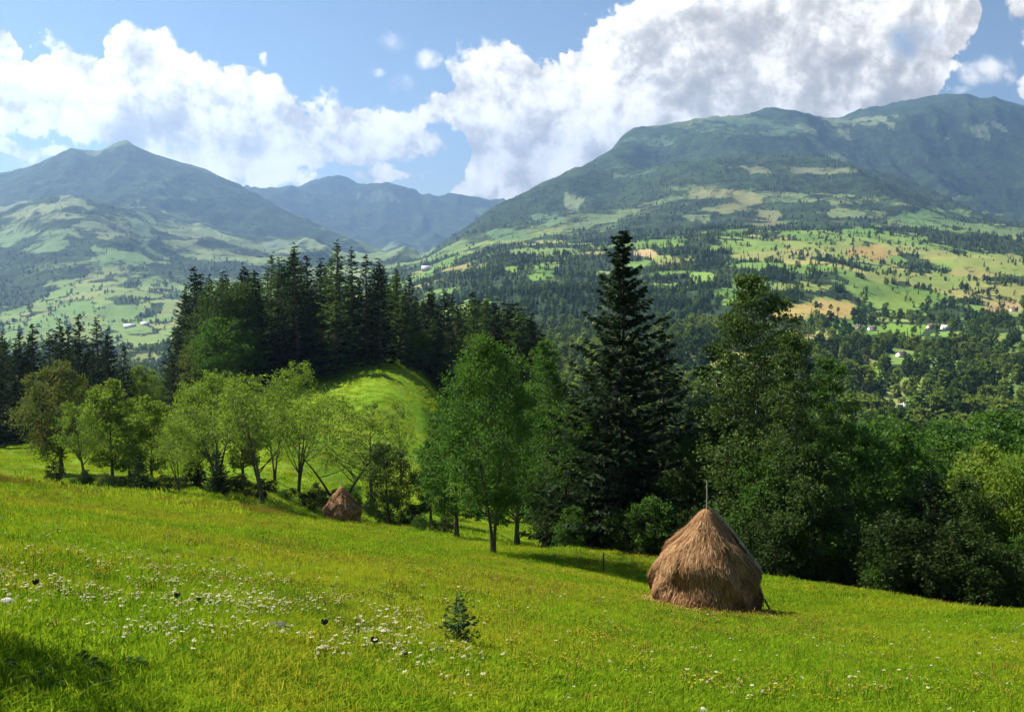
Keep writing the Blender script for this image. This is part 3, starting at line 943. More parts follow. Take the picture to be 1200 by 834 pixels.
def spruce(seed, H, Rm, whorl=0.42, nb=7, sprays=20, ssize=0.34, crown0=0.05, power=0.85, ragged=0.22, droop=0.25, gaps=0.0):
    r = np.random.default_rng(seed)
    tb = MB()
    n = 10
    tt = np.linspace(0, 1, n)
    wob = np.cumsum(r.normal(size=(n, 2)) * H * 0.0025, axis=0)
    path = np.c_[wob, H * 0.985 * tt]
    path[0, 2] = -0.2
    tb.tube(path, H * 0.013 * (1 - 0.93 * tt) + 0.006 * H / 10, 7)
    z = crown0 * H
    C, D, Wd, S, T = [], [], [], [], []
    while z < H * 0.985:
        t_ = (z - crown0 * H) / (H * (1 - crown0))
        Rl = Rm * (1 - t_) ** power + 0.02 * Rm
        if t_ < 0.08: Rl *= 0.75 + 3 * t_
        k = max(3, int(nb * (0.55 + 0.6 * (1 - t_))))
        a0 = r.uniform(0, 6.28)
        for b in range(k):
            if r.random() < gaps: continue
            a = a0 + 6.283 * b / k + r.normal() * 0.22
            L = Rl * (1 + ragged * r.normal()); L = min(max(L, 0.12 * Rl), 1.5 * Rl)
            zz = z + r.normal() * whorl * 0.7
            dh = np.array([math.cos(a), math.sin(a), 0.0])
            rise = 0.5 * t_ - droop * (1 - t_)
            x = np.linspace(0.06, 1, 5)
            sp = np.outer(x * L, dh); sp[:, 2] = zz + L * (rise * x + 0.16 * x ** 2 * (1 - t_)) - 0.10 * L * np.sin(math.pi * x)
            c0 = np.array([np.interp(zz, path[:, 2], path[:, 0]), np.interp(zz, path[:, 2], path[:, 1]), 0])
            sp += c0
            tb.tube(sp[[0, 2, 4]], np.array([0.018, 0.011, 0.004]) * (0.4 + L / Rm) * H / 14, 3)
            m_ = max(4, int(sprays * (0.35 + 0.65 * L / Rm)))
            q = r.uniform(0.10, 1.03, m_) ** 0.8
            pos = np.stack([np.interp(q, x, sp[:, i]) for i in range(3)], 1)
            side = r.choice([-1, 1], m_) * r.uniform(0.2, 1.0, m_)
            per = np.array([-dh[1], dh[0], 0])
            spread = (0.34 * L * (1.10 - q))[:, None]
            pos += per * side[:, None] * spread * 0.8
            pos[:, 2] -= np.abs(side) * spread[:, 0] * 0.30
            d = dh[None] * 0.7 + per[None] * side[:, None] * 0.9 + np.c_[np.zeros(m_), np.zeros(m_), r.uniform(-0.55, 0.1, m_)]
            C.append(pos); D.append(d / np.linalg.norm(d, axis=1)[:, None])
            S.append(ssize * r.uniform(0.6, 1.35, m_) * (0.55 + 0.45 * (1 - t_)))
            T.append(np.clip(0.25 + 0.55 * q + 0.2 * r.normal(size=m_), 0, 1))
        z += whorl * (0.55 + 0.65 * (1 - t_)) * r.uniform(0.8, 1.2)
    C = np.concatenate(C); D = np.concatenate(D); S = np.concatenate(S)[:, None]; T = np.concatenate(T)
    nrm = r.normal(size=C.shape); nrm[:, 2] += 0.9
    w = np.cross(D, nrm); w /= np.linalg.norm(w, axis=1)[:, None] + 1e-9
    v = np.stack([C - D * S * 0.5, C + w * S * 0.24, C + D * S * 0.6, C - w * S * 0.24], 1).reshape(-1, 3)
    # the leader at the very top
    tipc = np.array([[path[-1, 0], path[-1, 1], H * 0.97]])
    return tb, v, np.arange(len(v)).reshape(-1, 4), T


def tree_meshes(name, gen, leaf_mat, bark):
    tb, v, f, s = gen
    trunk = tb.build(name + '_trunk', bark, True)
    crown = mesh_np(name + '_crown', v, f, leaf_mat, None, {'tint': ('FACE', s)})
    hh = float(np.percentile(v[:, 2], 99.8))
    return trunk, crown, hh


def with_mat(tm, mat):
    me = tm[1].copy()
    me.materials[0] = mat
    return (tm[0], me, tm[2])


SPR = [tree_meshes('spruce', spruce(s, 18, r_, wh, nb, sp, ss, c0, pw, rg, dr), M_SPRUCE, M_BARK) for s, r_, wh, nb, sp, ss, c0, pw, rg, dr in
       [(1, 3.1, .46, 7, 20, .52, .05, .85, .22, .22), (2, 2.7, .46, 7, 20, .50, .04, .8, .25, .28), (3, 3.5, .48, 7, 22, .55, .06, .9, .2, .2), (4, 2.4, .44, 7, 18, .48, .03, .75, .28, .3)]]
SPR_FRESH = [with_mat(SPR[1], M_SPRUCE_FRESH), with_mat(SPR[3], M_SPRUCE_FRESH)]
SPR_BIG = tree_meshes('large_spruce', spruce(7, 19, 4.9, .32, 9, 60, .48, .03, .95, .32, .32, 0.02), M_SPRUCE, M_BARK)
SPR_DENSE = tree_meshes('dense_spruce', spruce(9, 10, 2.9, .32, 8, 26, .42, .02, .7, .2, .15), M_SPRUCE, M_BARK)
SAPLING = tree_meshes('sapling', spruce(12, 0.75, .27, .050, 7, 15, .075, .04, .60, .35, -.35), foliage_mat('sapling_needles', (.030, .062, .018), (.085, .145, .040), 0.01, (.09, .15, .03), None, 0.3), M_BARK)

MAPLE = tree_meshes('maple', broadleaf(21, 12, 3.6, .22, 34, 30, 26, .17, .3, 'round', 2, .013, -0.03), M_LEAF, M_BARK)
ROUND = [tree_meshes('round_tree', broadleaf(31 + i, 9, w, .18, n, 26, 24, .19, .3), M_LEAF, M_BARK) for i, (w, n) in enumerate([(3.3, 26), (2.7, 22), (3.8, 30)])]
OPEN = [tree_meshes('open_tree', broadleaf(41 + i, 9, w, .40, n, 18, 19, .15, .8, sh, tk, .018, ln, .9), M_LEAF_PALE, M_BARK) for i, (w, n, sh, tk, ln) in
        enumerate([(3.4, 22, 'round', 2, 0.05), (2.8, 18, 'round', 1, -.08), (3.9, 26, 'wide', 3, 0.0)])]
VTREE = tree_meshes('forked_tree', broadleaf(48, 9, 3.6, .42, 24, 14, 15, .15, .9, 'wide', 2, .020, 0, .8, .95), M_LEAF_PALE, M_BARK)
TALL = [tree_meshes('tall_tree', broadleaf(51 + i, 17, w, .12, n, 26, 24, .17, .5, 'tall', 1, .011, 0, .8), M_LEAF_DARK, M_BARK_PALE) for i, (w, n) in enumerate([(3.1, 44), (2.4, 34)])]
BUSH = [tree_meshes('bush', broadleaf(61 + i, 3, w, .02, n, 20, 20, .14, .3, 'round', 3, .012), M_LEAF, M_BARK) for i, (w, n) in enumerate([(1.5, 14), (2.1, 18)])]
R_PALE = [with_mat(x, M_LEAF_PALE) for x in ROUND]
R_DARK = [with_mat(x, M_LEAF_DARK) for x in ROUND]
R_RUST = [with_mat(x, M_LEAF_RUST) for x in ROUND]
B_PALE = [with_mat(x, M_LEAF_PALE) for x in BUSH]
M_SHADE = foliage_mat('undergrowth_leaves', (.009, .022, .006), (.042, .070, .013), 0.01, (.06, .10, .015), None, 0.25)  # bush leaves in a darker colour that carries the undergrowth's shade
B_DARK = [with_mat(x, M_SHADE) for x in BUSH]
B_RUST = [with_mat(x, M_LEAF_RUST) for x in BUSH]
O_GREEN = [with_mat(x, M_LEAF) for x in OPEN]
T_GREEN = [with_mat(x, M_LEAF) for x in TALL]


def plant(name, tm, px, top, dist, label, cat, group=None, wide=1.0, rz=None, trunk='trunk'):
    """a tree standing on the terrain whose top reaches the given row of the photograph"""
    p = at(px, dist)
    H = -float(V(top)) * dist - p.z
    H = max(H, 0.3)
    s = H / tm[2]
    rz = random.uniform(0, 6.28) if rz is None else rz
    e = empty(name, (p.x, p.y, p.z - 0.03), rz, (s * wide, s * wide, s))
    tag(e, label, cat, group)
    put(trunk, tm[0], e)
    put('crown', tm[1], e)
    return e


# ------------------------------------------------------------------ near trees
plant('maple_tree', MAPLE, 578, 392, 60, 'full green broadleaf tree with forked leaning trunk at the edge of the mown meadow', 'tree', rz=0.6, wide=0.86)
plant('spruce_tree', SPR_BIG, 728, 272, 69, 'tallest spruce, dark and ragged, rising above the horizon hills behind the large haystack', 'tree', rz=0.3)
plant('spruce_tree', SPR[2], 775, 372, 73, 'dark spruce with rounded top just right of the tallest spruce', 'tree', wide=1.25)
plant('spruce_tree', SPR[0], 690, 430, 72, 'half hidden dark spruce tucked against the left side of the tallest spruce', 'tree', wide=1.2)
plant('poplar_tree', TALL[0], 878, 322, 63, 'tall dark broadleaf tree with pointed crown behind the large haystack', 'tree', wide=1.15, rz=1.0)
plant('poplar_tree', TALL[1], 925, 392, 57, 'narrow dark broadleaf tree leaning on the right flank of the tall pointed one', 'tree', wide=1.2)
plant('poplar_tree', TALL[1], 838, 405, 66, 'narrow dark tree between the tallest spruce and the tall pointed broadleaf', 'tree', wide=1.3)
plant('poplar_tree', T_GREEN[1], 965, 420, 66, 'leafy tree at the right shoulder of the tall dark group behind the haystack', 'tree', wide=1.2)
plant('broadleaf_tree', T_GREEN[0], 640, 400, 76, 'slim green tree between the forked broadleaf and the tallest spruce', 'tree', wide=0.95)
plant('broadleaf_tree', O_GREEN[0], 655, 470, 71, 'small airy green tree beneath the left boughs of the tallest spruce', 'tree')
plant('broadleaf_tree', ROUND[1], 606, 470, 80, 'green tree peeping out behind the right side of the forked broadleaf', 'tree')
plant('broadleaf_tree', ROUND[1], 535, 470, 88, 'slender green tree behind the left side of the forked broadleaf', 'tree')
row = [  # some pale trees are added for overlapping shadows and a fuller row
    (R_RUST[0], 72, 424, 108, 1.0, 'broad tree with rust tinged leaves at the far left below the spruces', None),
    (R_PALE[1], 132, 444, 100, 1.05, 'round pale green tree beside the rust tinged tree', None),
    (OPEN[1], 100, 470, 94, 1.1, 'low airy pale tree in front of the rust tinged tree', None),
    (R_PALE[1], 178, 464, 98, 1.0, 'pale tree with narrow crown right of the round pale one at left', None),
    (OPEN[2], 255, 434, 98, 1.05, 'wide spreading pale tree with open crown at the foot of the wooded knoll', None),
    (OPEN[0], 308, 437, 93, 1.0, 'airy tree with forked dark limbs in the middle of the orchard row', None),
    (OPEN[2], 350, 424, 108, 0.75, 'tallest pale tree of the orchard row, just below the dark wood', None),
    (VTREE, 398, 462, 103, 1.0, 'thin crowned tree with bare V shaped stems beside the small haystack', 0.0),
    (OPEN[2], 210, 490, 90, 0.9, 'low pale tree in front of the wide spreading one', None),
    (OPEN[1], 470, 470, 128, 0.8, 'light green tree standing on the slope of the bright grassy knoll', None),
    (R_PALE[1], 285, 450, 104, 0.9, 'added full pale crown behind the forked dark limbs of the orchard row', None),
    (R_PALE[2], 232, 448, 106, 0.75, 'added rounded pale crown left of the wide spreading orchard tree', None),
    (OPEN[0], 322, 455, 110, 0.9, 'added pale tree with slanting limbs left of the V stemmed tree', None),
    (R_PALE[0], 152, 470, 106, 0.9, 'added rounded pale crown behind the small black spruce at left', None),
    (OPEN[1], 436, 474, 112, 1.1, 'sunlit yellow green tree right of the V stemmed tree', None),
    (R_DARK[0], 455, 520, 100, 1.0, 'dark round tree right of the small haystack', None),
    (ROUND[1], 505, 515, 100, 0.9, 'small green tree in front of the bright knoll, left of the forked broadleaf', None),
]
for tm, px, top, dist, wd, lab, rz in row:
    plant('orchard_tree', tm, px, top, dist, lab, 'tree', wide=wd, rz=rz)
plant('spruce_tree', SPR_DENSE, 165, 528, 88, 'small black spruce at the left foot of the orchard row', 'tree')
plant('spruce_tree', SPR_DENSE, 256, 526, 92, 'small dark spruce in the middle of the orchard row shade', 'tree', wide=1.2)
plant('spruce_tree', SPR[0], 202, 405, 165, 'lone dark spruce left of the knoll wood above a gap', 'tree')
plant('broadleaf_tree', R_PALE[0], 168, 428, 175, 'round pale tree in the gap between the left spruces and the knoll wood', 'tree')
plant('broadleaf_tree', R_RUST[1], 232, 398, 172, 'reddish green tree at the lower left edge of the knoll wood', 'tree', wide=1.3)
plant('broadleaf_tree', R_DARK[2], 275, 330, 178, 'rounded dark green tree among the spruces at the left end of the knoll wood', 'tree', wide=1.1)
plant('broadleaf_tree', ROUND[0], 262, 372, 170, 'olive green tree below the rounded dark one at the front of the knoll wood', 'tree', wide=1.2)

# right-hand thicket
thicket = [
    ('broadleaf_tree', ROUND[0], 990, 500, 60, 1.0, 'dark broadleaf right of the tall group, close behind the meadow edge'),
    ('broadleaf_tree', ROUND[2], 1022, 488, 74, 1.0, 'leafy green tree left of the black spruce in the right thicket'),
    ('broadleaf_tree', R_DARK[1], 950, 520, 55, 1.1, 'dark tree directly right of the haystack behind the meadow edge'),
    ('broadleaf_tree', ROUND[1], 1050, 505, 66, 1.0, 'green tree with sunlit top just behind the black spruce'),
    ('spruce_tree', SPR_DENSE, 1088, 548, 57, 1.15, 'black broad spruce at the front of the right thicket'),
    ('broadleaf_tree', R_DARK[0], 1128, 560, 62, 0.9, 'dark tree filling the gap right of the black spruce'),
    ('broadleaf_tree', R_PALE[1], 1148, 520, 66, 1.2, 'yellow green tree right of the black spruce'),
    ('broadleaf_tree', R_PALE[2], 1190, 528, 62, 0.9, 'sunlit yellow green tree at the right edge of the picture'),
    ('broadleaf_tree', ROUND[0], 1172, 484, 98, 1.3, 'round green tree behind the sunlit trees at the right edge'),
    ('broadleaf_tree', ROUND[2], 1108, 492, 96, 1.0, 'dark round tree behind the black spruce'),
    ('broadleaf_tree', ROUND[1], 1230, 500, 75, 1.2, 'green tree cut by the right edge of the picture'),
    ('broadleaf_tree', R_DARK[1], 870, 500, 60, 1.2, 'dark leafy tree right behind the haystack tip'),
    ('broadleaf_tree', ROUND[2], 905, 520, 58, 1.0, 'dark bushy tree behind the right slope of the haystack'),
    ('broadleaf_tree', R_DARK[0], 815, 510, 66, 1.0, 'dark bushy tree behind the left slope of the haystack'),
]
for nm, tm, px, top, dist, wd, lab in thicket:
    plant(nm, tm, px, top, dist, lab, 'tree', wide=wd)
r = np.random.default_rng(77)
for i in range(46):      # undergrowth along the foot of the thicket
    px = 640 + i * 13.2 + r.uniform(-6, 6)
    d = np.interp(px, [600, 750, 850, 950, 1050, 1250], [67, 65, 59, 53, 51, 48]) + r.uniform(-1, 9)
    base = float(PY(-at(px, d).z / d))
    plant('shrub', [B_DARK[0], B_DARK[1], BUSH[0], B_DARK[1]][i % 4], px, base - r.uniform(45, 95) * 55 / d, d, 'dark leafy shrub in the undergrowth at the foot of the right thicket', 'bush', 'undergrowth along the meadow edge', trunk='stem')
for i in range(40):      # bushes along the orchard row, many dark ones added to imitate the ground shadow
    px = 60 + i * 11.8 + r.uniform(-6, 6)
    d = np.interp(px, [0, 300, 420, 540], [76, 92, 106, 82]) + r.uniform(0, 9)
    base = float(PY(-at(px, d).z / d))
    plant('shrub', [B_DARK[0], B_DARK[1], BUSH[1], B_DARK[0], B_DARK[1], B_RUST[0], B_DARK[1]][i % 7], px, base - r.uniform(9, 26) * (1.5 if i % 7 == 0 else 1), d, 'low bush between the orchard trees, partly added to stand for the dark shadow strip', 'bush', 'bushes along the orchard row', trunk='stem')

# knoll wood and the spruces at far left
env = [(196, 412), (212, 345), (232, 315), (262, 313), (290, 311), (318, 297), (350, 286), (372, 300), (395, 282), (412, 290), (430, 298), (448, 302), (465, 310), (480, 320), (500, 335), (525, 332), (545, 342), (570, 343), (595, 352), (615, 358), (630, 378)]
ex, ey = zip(*env)
tips = [(232, 313), (246, 322), (291, 309), (317, 296), (350, 285), (362, 300), (394, 281), (413, 290), (431, 299), (447, 303), (302, 318), (335, 305), (376, 303), (268, 322), (463, 312), (478, 320)]
G = 'spruces of the dense wood on the knoll'
L1 = 'dark spruce in the dense wood on the knoll'
ORD = ['first', 'second', 'third', 'fourth', 'fifth', 'sixth', 'seventh', 'eighth', 'ninth', 'tenth', 'eleventh', 'twelfth', 'thirteenth', 'fourteenth', 'fifteenth', 'sixteenth']
for i, (px, top) in enumerate(sorted(tips)):
    plant('spruce_tree', SPR_FRESH[1] if i in (5, 10, 14) else SPR[i % 4], px, top, 190 + r.uniform(-12, 16), ORD[i] + ' spruce from the left along the skyline of the knoll wood', 'tree', G, wide=1.5)
for i in range(64):
    px = r.uniform(205, 500)
    e = float(np.interp(px, ex, ey))
    d = r.uniform(186, 235)
    plant('spruce_tree', SPR[i % 4] if i % 5 > 1 else SPR_FRESH[i % 2], px, e + r.uniform(5, 55), d, L1, 'tree', G, wide=1.55)
for i in range(34):
    px = r.uniform(485, 632)
    e = float(np.interp(px, ex, ey))
    d = r.uniform(185, 235)
    bl = i % 4 == 1
    tm = R_DARK[i % 3] if bl else [SPR_FRESH[0], SPR[1], SPR_FRESH[1], SPR[3], SPR_FRESH[0]][i % 5]
    plant('broadleaf_tree' if bl else 'young_spruce_tree', tm, px, e + (18 if bl else 2) + (r.uniform(0, 45) if i > 12 else r.uniform(0, 8)), d,
          'dark broadleaf tree among the young spruces at the right end of the knoll wood' if bl else 'young spruce at the right end of the knoll wood', 'tree',
          'broadleaf trees at the right end of the knoll wood' if bl else 'young spruces at the right end of the knoll wood', wide=1.0 if bl else 1.5)
for i in range(18):
    px = 488 + i * 8.2 + r.uniform(-3, 3)
    plant('spruce_tree', SPR[i % 4] if i % 3 else SPR_FRESH[0], px, float(np.interp(px, ex, ey)) + r.uniform(0, 26), r.uniform(200, 230), 'spruce in the descending right end of the knoll wood', 'tree', 'spruces descending at the right end of the knoll wood', wide=1.5)
for i in range(14):       # low front of the wood, right down to the grass
    px = 375 + i * 9.5
    plant('broadleaf_tree', R_DARK[i % 3], px, 385 + r.uniform(-12, 14), 196 + r.uniform(-4, 6), 'dark leafy tree at the shaded front of the knoll wood above the bright grass', 'tree', 'shaded trees at the front of the knoll wood')
ltips = [(8, 388), (24, 396), (44, 380), (60, 387), (76, 374), (97, 369), (118, 372), (130, 386), (146, 402), (-14, 392), (32, 386), (88, 380)]
for i, (px, top) in enumerate(sorted(ltips)):
    plant('spruce_tree', SPR[i % 4], px, top, 172 + r.uniform(-8, 12), ORD[i] + ' spruce tip from the left in the wood at the far left edge', 'tree', 'spruces at the far left', wide=1.4)
for i in range(22):
    px = r.uniform(-30, 155)
    plant('spruce_tree', SPR[i % 4], px, float(np.interp(px, [-30, 0, 76, 118, 155], [395, 390, 378, 382, 412])) + r.uniform(8, 60), 165 + r.uniform(-15, 15), 'dark spruce in the row at the far left edge', 'tree', 'spruces at the far left', wide=1.5)
# a tree just outside the frame at left: its shade lies over the near corner of the meadow
p = Vector((-8.5, 9.5, float(ground(-8.5, 9.5))))
e = empty('broadleaf_tree', p, 0.4, 5.9 / ROUND[0][2])
tag(e, 'green tree just beyond the left edge whose shade falls on the near grass', 'tree')
put('trunk', ROUND[0][0], e); put('crown', ROUND[0][1], e)


# ------------------------------------------------------------------ scattered trees of the hills
def far_broad(seed, mat):
    r = np.random.default_rng(seed)
    b = MB()
    b.tube(np.array([(0, 0, -.4), (0, 0, 3.2)]), np.array([.3, .2]), 5, 1)
    for i in range(26):
        a = r.uniform(0, 6.28); t_ = r.uniform(0, 1)
        rr = 2.9 * math.sin(math.pi * (0.15 + 0.75 * t_)) * r.uniform(0.3, 0.95)
        c = np.array([math.cos(a) * rr, math.sin(a) * rr, 2.2 + 6.2 * t_])
        n = r.normal(size=(9, 3)); n /= np.linalg.norm(n, axis=1)[:, None]
        pts = c + n * r.uniform(0.5, 1.25, 9)[:, None]
        lv, lf = leaves(pts, 1.25, r, 0.5, 0.0, 0.8)
        b.add(lv, lf, 0, np.clip(r.normal(0.5, 0.22) + 0.12 * r.normal(size=9), 0, 1))
    return b.build('far_broadleaf', [mat, M_BARK])


def far_spruce(seed):
    r = np.random.default_rng(seed)
    b = MB()
    b.tube(np.array([(0, 0, -.4), (0, 0, 11.0)]), np.array([.25, .05]), 5, 1)
    for k in range(15):
        t_ = k / 15
        z = 1.0 + 10.6 * t_
        Rl = 2.3 * (1 - t_) ** 0.85 + 0.12
        m_ = max(4, int(11 * (1 - t_)))
        for j in range(m_):
            a = r.uniform(0, 6.28); L = Rl * r.uniform(0.75, 1.2)
            d = np.array([math.cos(a), math.sin(a), -0.35]); w = np.array([-math.sin(a), math.cos(a), 0]) * 0.36 * L
            c = np.array([0, 0, z + 0.3 * r.normal()])
            b.add([c + [0, 0, .25], c + d * L * 0.6 + w, c + d * L, c + d * L * 0.6 - w], [(0, 1, 2, 3)], 0, float(np.clip(r.normal(0.5, 0.25), 0, 1)))
    return b.build('far_spruce', [M_FAR_SPRUCE, M_BARK])


M_FAR_PALE = foliage_mat('far_pale_leaves', (.07, .12, .02), (.19, .24, .045), 0.0, (.28, .34, .04), None, 0.42)
M_FAR_DARK = foliage_mat('far_dark_leaves', (.016, .038, .011), (.062, .105, .022), 0.0, (.09, .14, .02), None, 0.3)
FB = [far_broad(1, M_FAR_BROAD), far_broad(2, M_FAR_PALE), far_broad(3, M_FAR_DARK)]
FS = [far_spruce(s) for s in (1, 2, 3)]
r = np.random.default_rng(123)
N = 130000
su = r.uniform(-0.54, 0.54, N); sl = r.uniform(math.log(240), math.log(5600), N)
sy = np.exp(sl); sx = su * sy
iu = np.clip(np.searchsorted(ucols, su), 0, nu - 1); il = np.clip(np.searchsorted(lnr, sl), 0, nr - 1)
fo = woods[iu, il]; he = hedge[iu, il] * (sy < 3600); cl = 1 - sstep(np.abs(fbm(sx / 60, sy / 60, 3, 5) - 0.5), 0.0, 0.09)
single = sstep(fbm(sx / 75, sy / 110, 4, 15), 0.44, 0.62)
prob = np.clip(0.75 * sstep(fo, .25, .75) + 0.60 * he + 0.20 * single + 0.02, 0, 1)
prob *= np.clip((sy / 620) ** 2, 0.07, 1) * (0.25 + 0.75 * sstep(fbm(sx / 48, sy / 80, 4, 901), .40, .54))
prob *= np.where(sy > 3600, 0.55, 1.0)
keep = r.random(N) < prob
HOUSES_AT = [(1057, 712), (1046, 640), (1064, 630), (1061, 680), (1022, 1290), (1006, 1300), (1108, 1290), (1090, 1300), (1056, 1020), (1188, 1560), (152, 2640), (170, 2660), (499, 3300)]
for hx, hd in HOUSES_AT:      # yards round the houses are kept open towards the meadow
    keep &= ~((np.abs(su * FPX + 600 - hx) < 8) & (sy < hd + 12) & (sy > hd * 0.84 - 10))
su, sy, sx, fo = su[keep], sy[keep], sx[keep], fo[keep]
sz = ground(sx, sy)
conif = r.random(len(sx)) < np.clip(0.10 + 0.50 * sstep(fbm(sx / 240, sy / 240, 3, 8), 0.45, 0.6) * fo + 0.2 * (sz > -40), 0, 1)
kindn = fbm(sx / 70, sy / 110, 4, 801) + 0.16 * r.normal(size=len(sx))
var = np.where(kindn > .62, 1, np.where(kindn < .47, 2, 0))
hgt = np.where(conif, r.uniform(0.75, 1.5, len(sx)), 0.45 + 1.0 * r.random(len(sx)) ** 2)
hgt *= np.where(fo > 0.5, 1.15, 0.9) * np.where(conif, 1.0, 1.0 + 0.45 * (1 - sstep(sy, 500, 1300)))
px_ = 600 + su * FPX; topy = PY(-(sz + 11 * hgt) / sy)
sky_px = [0, 150, 200, 215, 320, 400, 480, 560, 630, 700, 720, 745, 800, 840, 880, 930, 980, 1010, 1200]
sky_py = [375, 380, 380, 310, 290, 285, 310, 335, 380, 400, 270, 280, 400, 400, 330, 400, 500, 510, 515]
seen = (px_ > 0) & (px_ < 1200) & (topy < np.interp(px_, sky_px, sky_py))
score = np.where(seen, hgt / sy, 0)
solo = np.zeros(len(sx), bool)
for kind, cap in ((True, 150), (False, 230)):
    order = np.argsort(-np.where(conif == kind, score, -1))[:cap]
    solo[order] = True
for i in np.nonzero(solo)[0]:
    cf = bool(conif[i])
    o = put('spruce_tree' if cf else 'broadleaf_tree', FS[i % 3] if cf else FB[var[i]], None, (sx[i], sy[i], sz[i] - 0.1), (0, 0, r.uniform(0, 6.28)), (hgt[i],) * 3)
    tag(o, 'distant dark spruce on the wooded hillside across the valley' if cf else 'distant broadleaf tree on the hillside across the valley', 'tree',
        'distant spruces across the valley' if cf else 'distant broadleaf trees across the valley')


def scatter(name, protos, pos, scl, rot, idx, kind='stuff'):
    """one object whose points carry instances of the meshes in protos"""
    coll = bpy.data.collections.new(name + '_kinds')
    for i, me in enumerate(protos):
        po = bpy.data.objects.new('%s_%02d' % (name, i), me)
        coll.objects.link(po)
    me = bpy.data.meshes.new(name)
    me.vertices.add(len(pos))
    me.vertices.foreach_set('co', np.ascontiguousarray(pos, np.float32).ravel())
    a = me.attributes.new('scl', 'FLOAT', 'POINT'); a.data.foreach_set('value', np.ascontiguousarray(scl, np.float32))
    a = me.attributes.new('idx', 'INT', 'POINT'); a.data.foreach_set('value', np.ascontiguousarray(idx, np.int32))
    a = me.attributes.new('rot', 'FLOAT_VECTOR', 'POINT'); a.data.foreach_set('vector', np.ascontiguousarray(rot, np.float32).ravel())
    me.update()
    o = put(name, me)
    o['kind'] = kind
    g = bpy.data.node_groups.new(name, 'GeometryNodeTree')
    g.interface.new_socket('Geometry', in_out='INPUT', socket_type='NodeSocketGeometry')
    g.interface.new_socket('Geometry', in_out='OUTPUT', socket_type='NodeSocketGeometry')
    n = g.nodes
    gi, go = n.new('NodeGroupInput'), n.new('NodeGroupOutput')
    ip = n.new('GeometryNodeInstanceOnPoints')
    ci = n.new('GeometryNodeCollectionInfo')
    ci.inputs['Collection'].default_value = coll
    ci.inputs['Separate Children'].default_value = True
    ci.inputs['Reset Children'].default_value = True

    def attr(nm, typ):
        x = n.new('GeometryNodeInputNamedAttribute'); x.data_type = typ; x.inputs['Name'].default_value = nm
        return next(s for s in x.outputs if s.enabled and s.name == 'Attribute')
    mp = n.new('GeometryNodeMeshToPoints')
    g.links.new(gi.outputs[0], mp.inputs['Mesh'])
    g.links.new(mp.outputs[0], ip.inputs['Points'])
    g.links.new(ci.outputs[0], ip.inputs['Instance'])
    ip.inputs['Pick Instance'].default_value = True
    g.links.new(attr('idx', 'INT'), ip.inputs['Instance Index'])
    e2r = n.new('FunctionNodeEulerToRotation')
    g.links.new(attr('rot', 'FLOAT_VECTOR'), e2r.inputs[0])
    g.links.new(e2r.outputs[0], ip.inputs['Rotation'])
    g.links.new(attr('scl', 'FLOAT'), ip.inputs['Scale'])
    g.links.new(ip.outputs[0], go.inputs[0])
    md = o.modifiers.new('scatter', 'NODES')
    md.node_group = g
    return o


rest = ~solo
rot = np.zeros((rest.sum(), 3)); rot[:, 2] = r.uniform(0, 6.28, rest.sum())
scatter('far_woods', FB + FS, np.c_[sx, sy, sz - 0.1][rest], hgt[rest], rot, np.where(conif[rest], 3 + r.integers(0, 3, rest.sum()), var[rest]))
print('far trees', rest.sum(), 'solo', solo.sum())


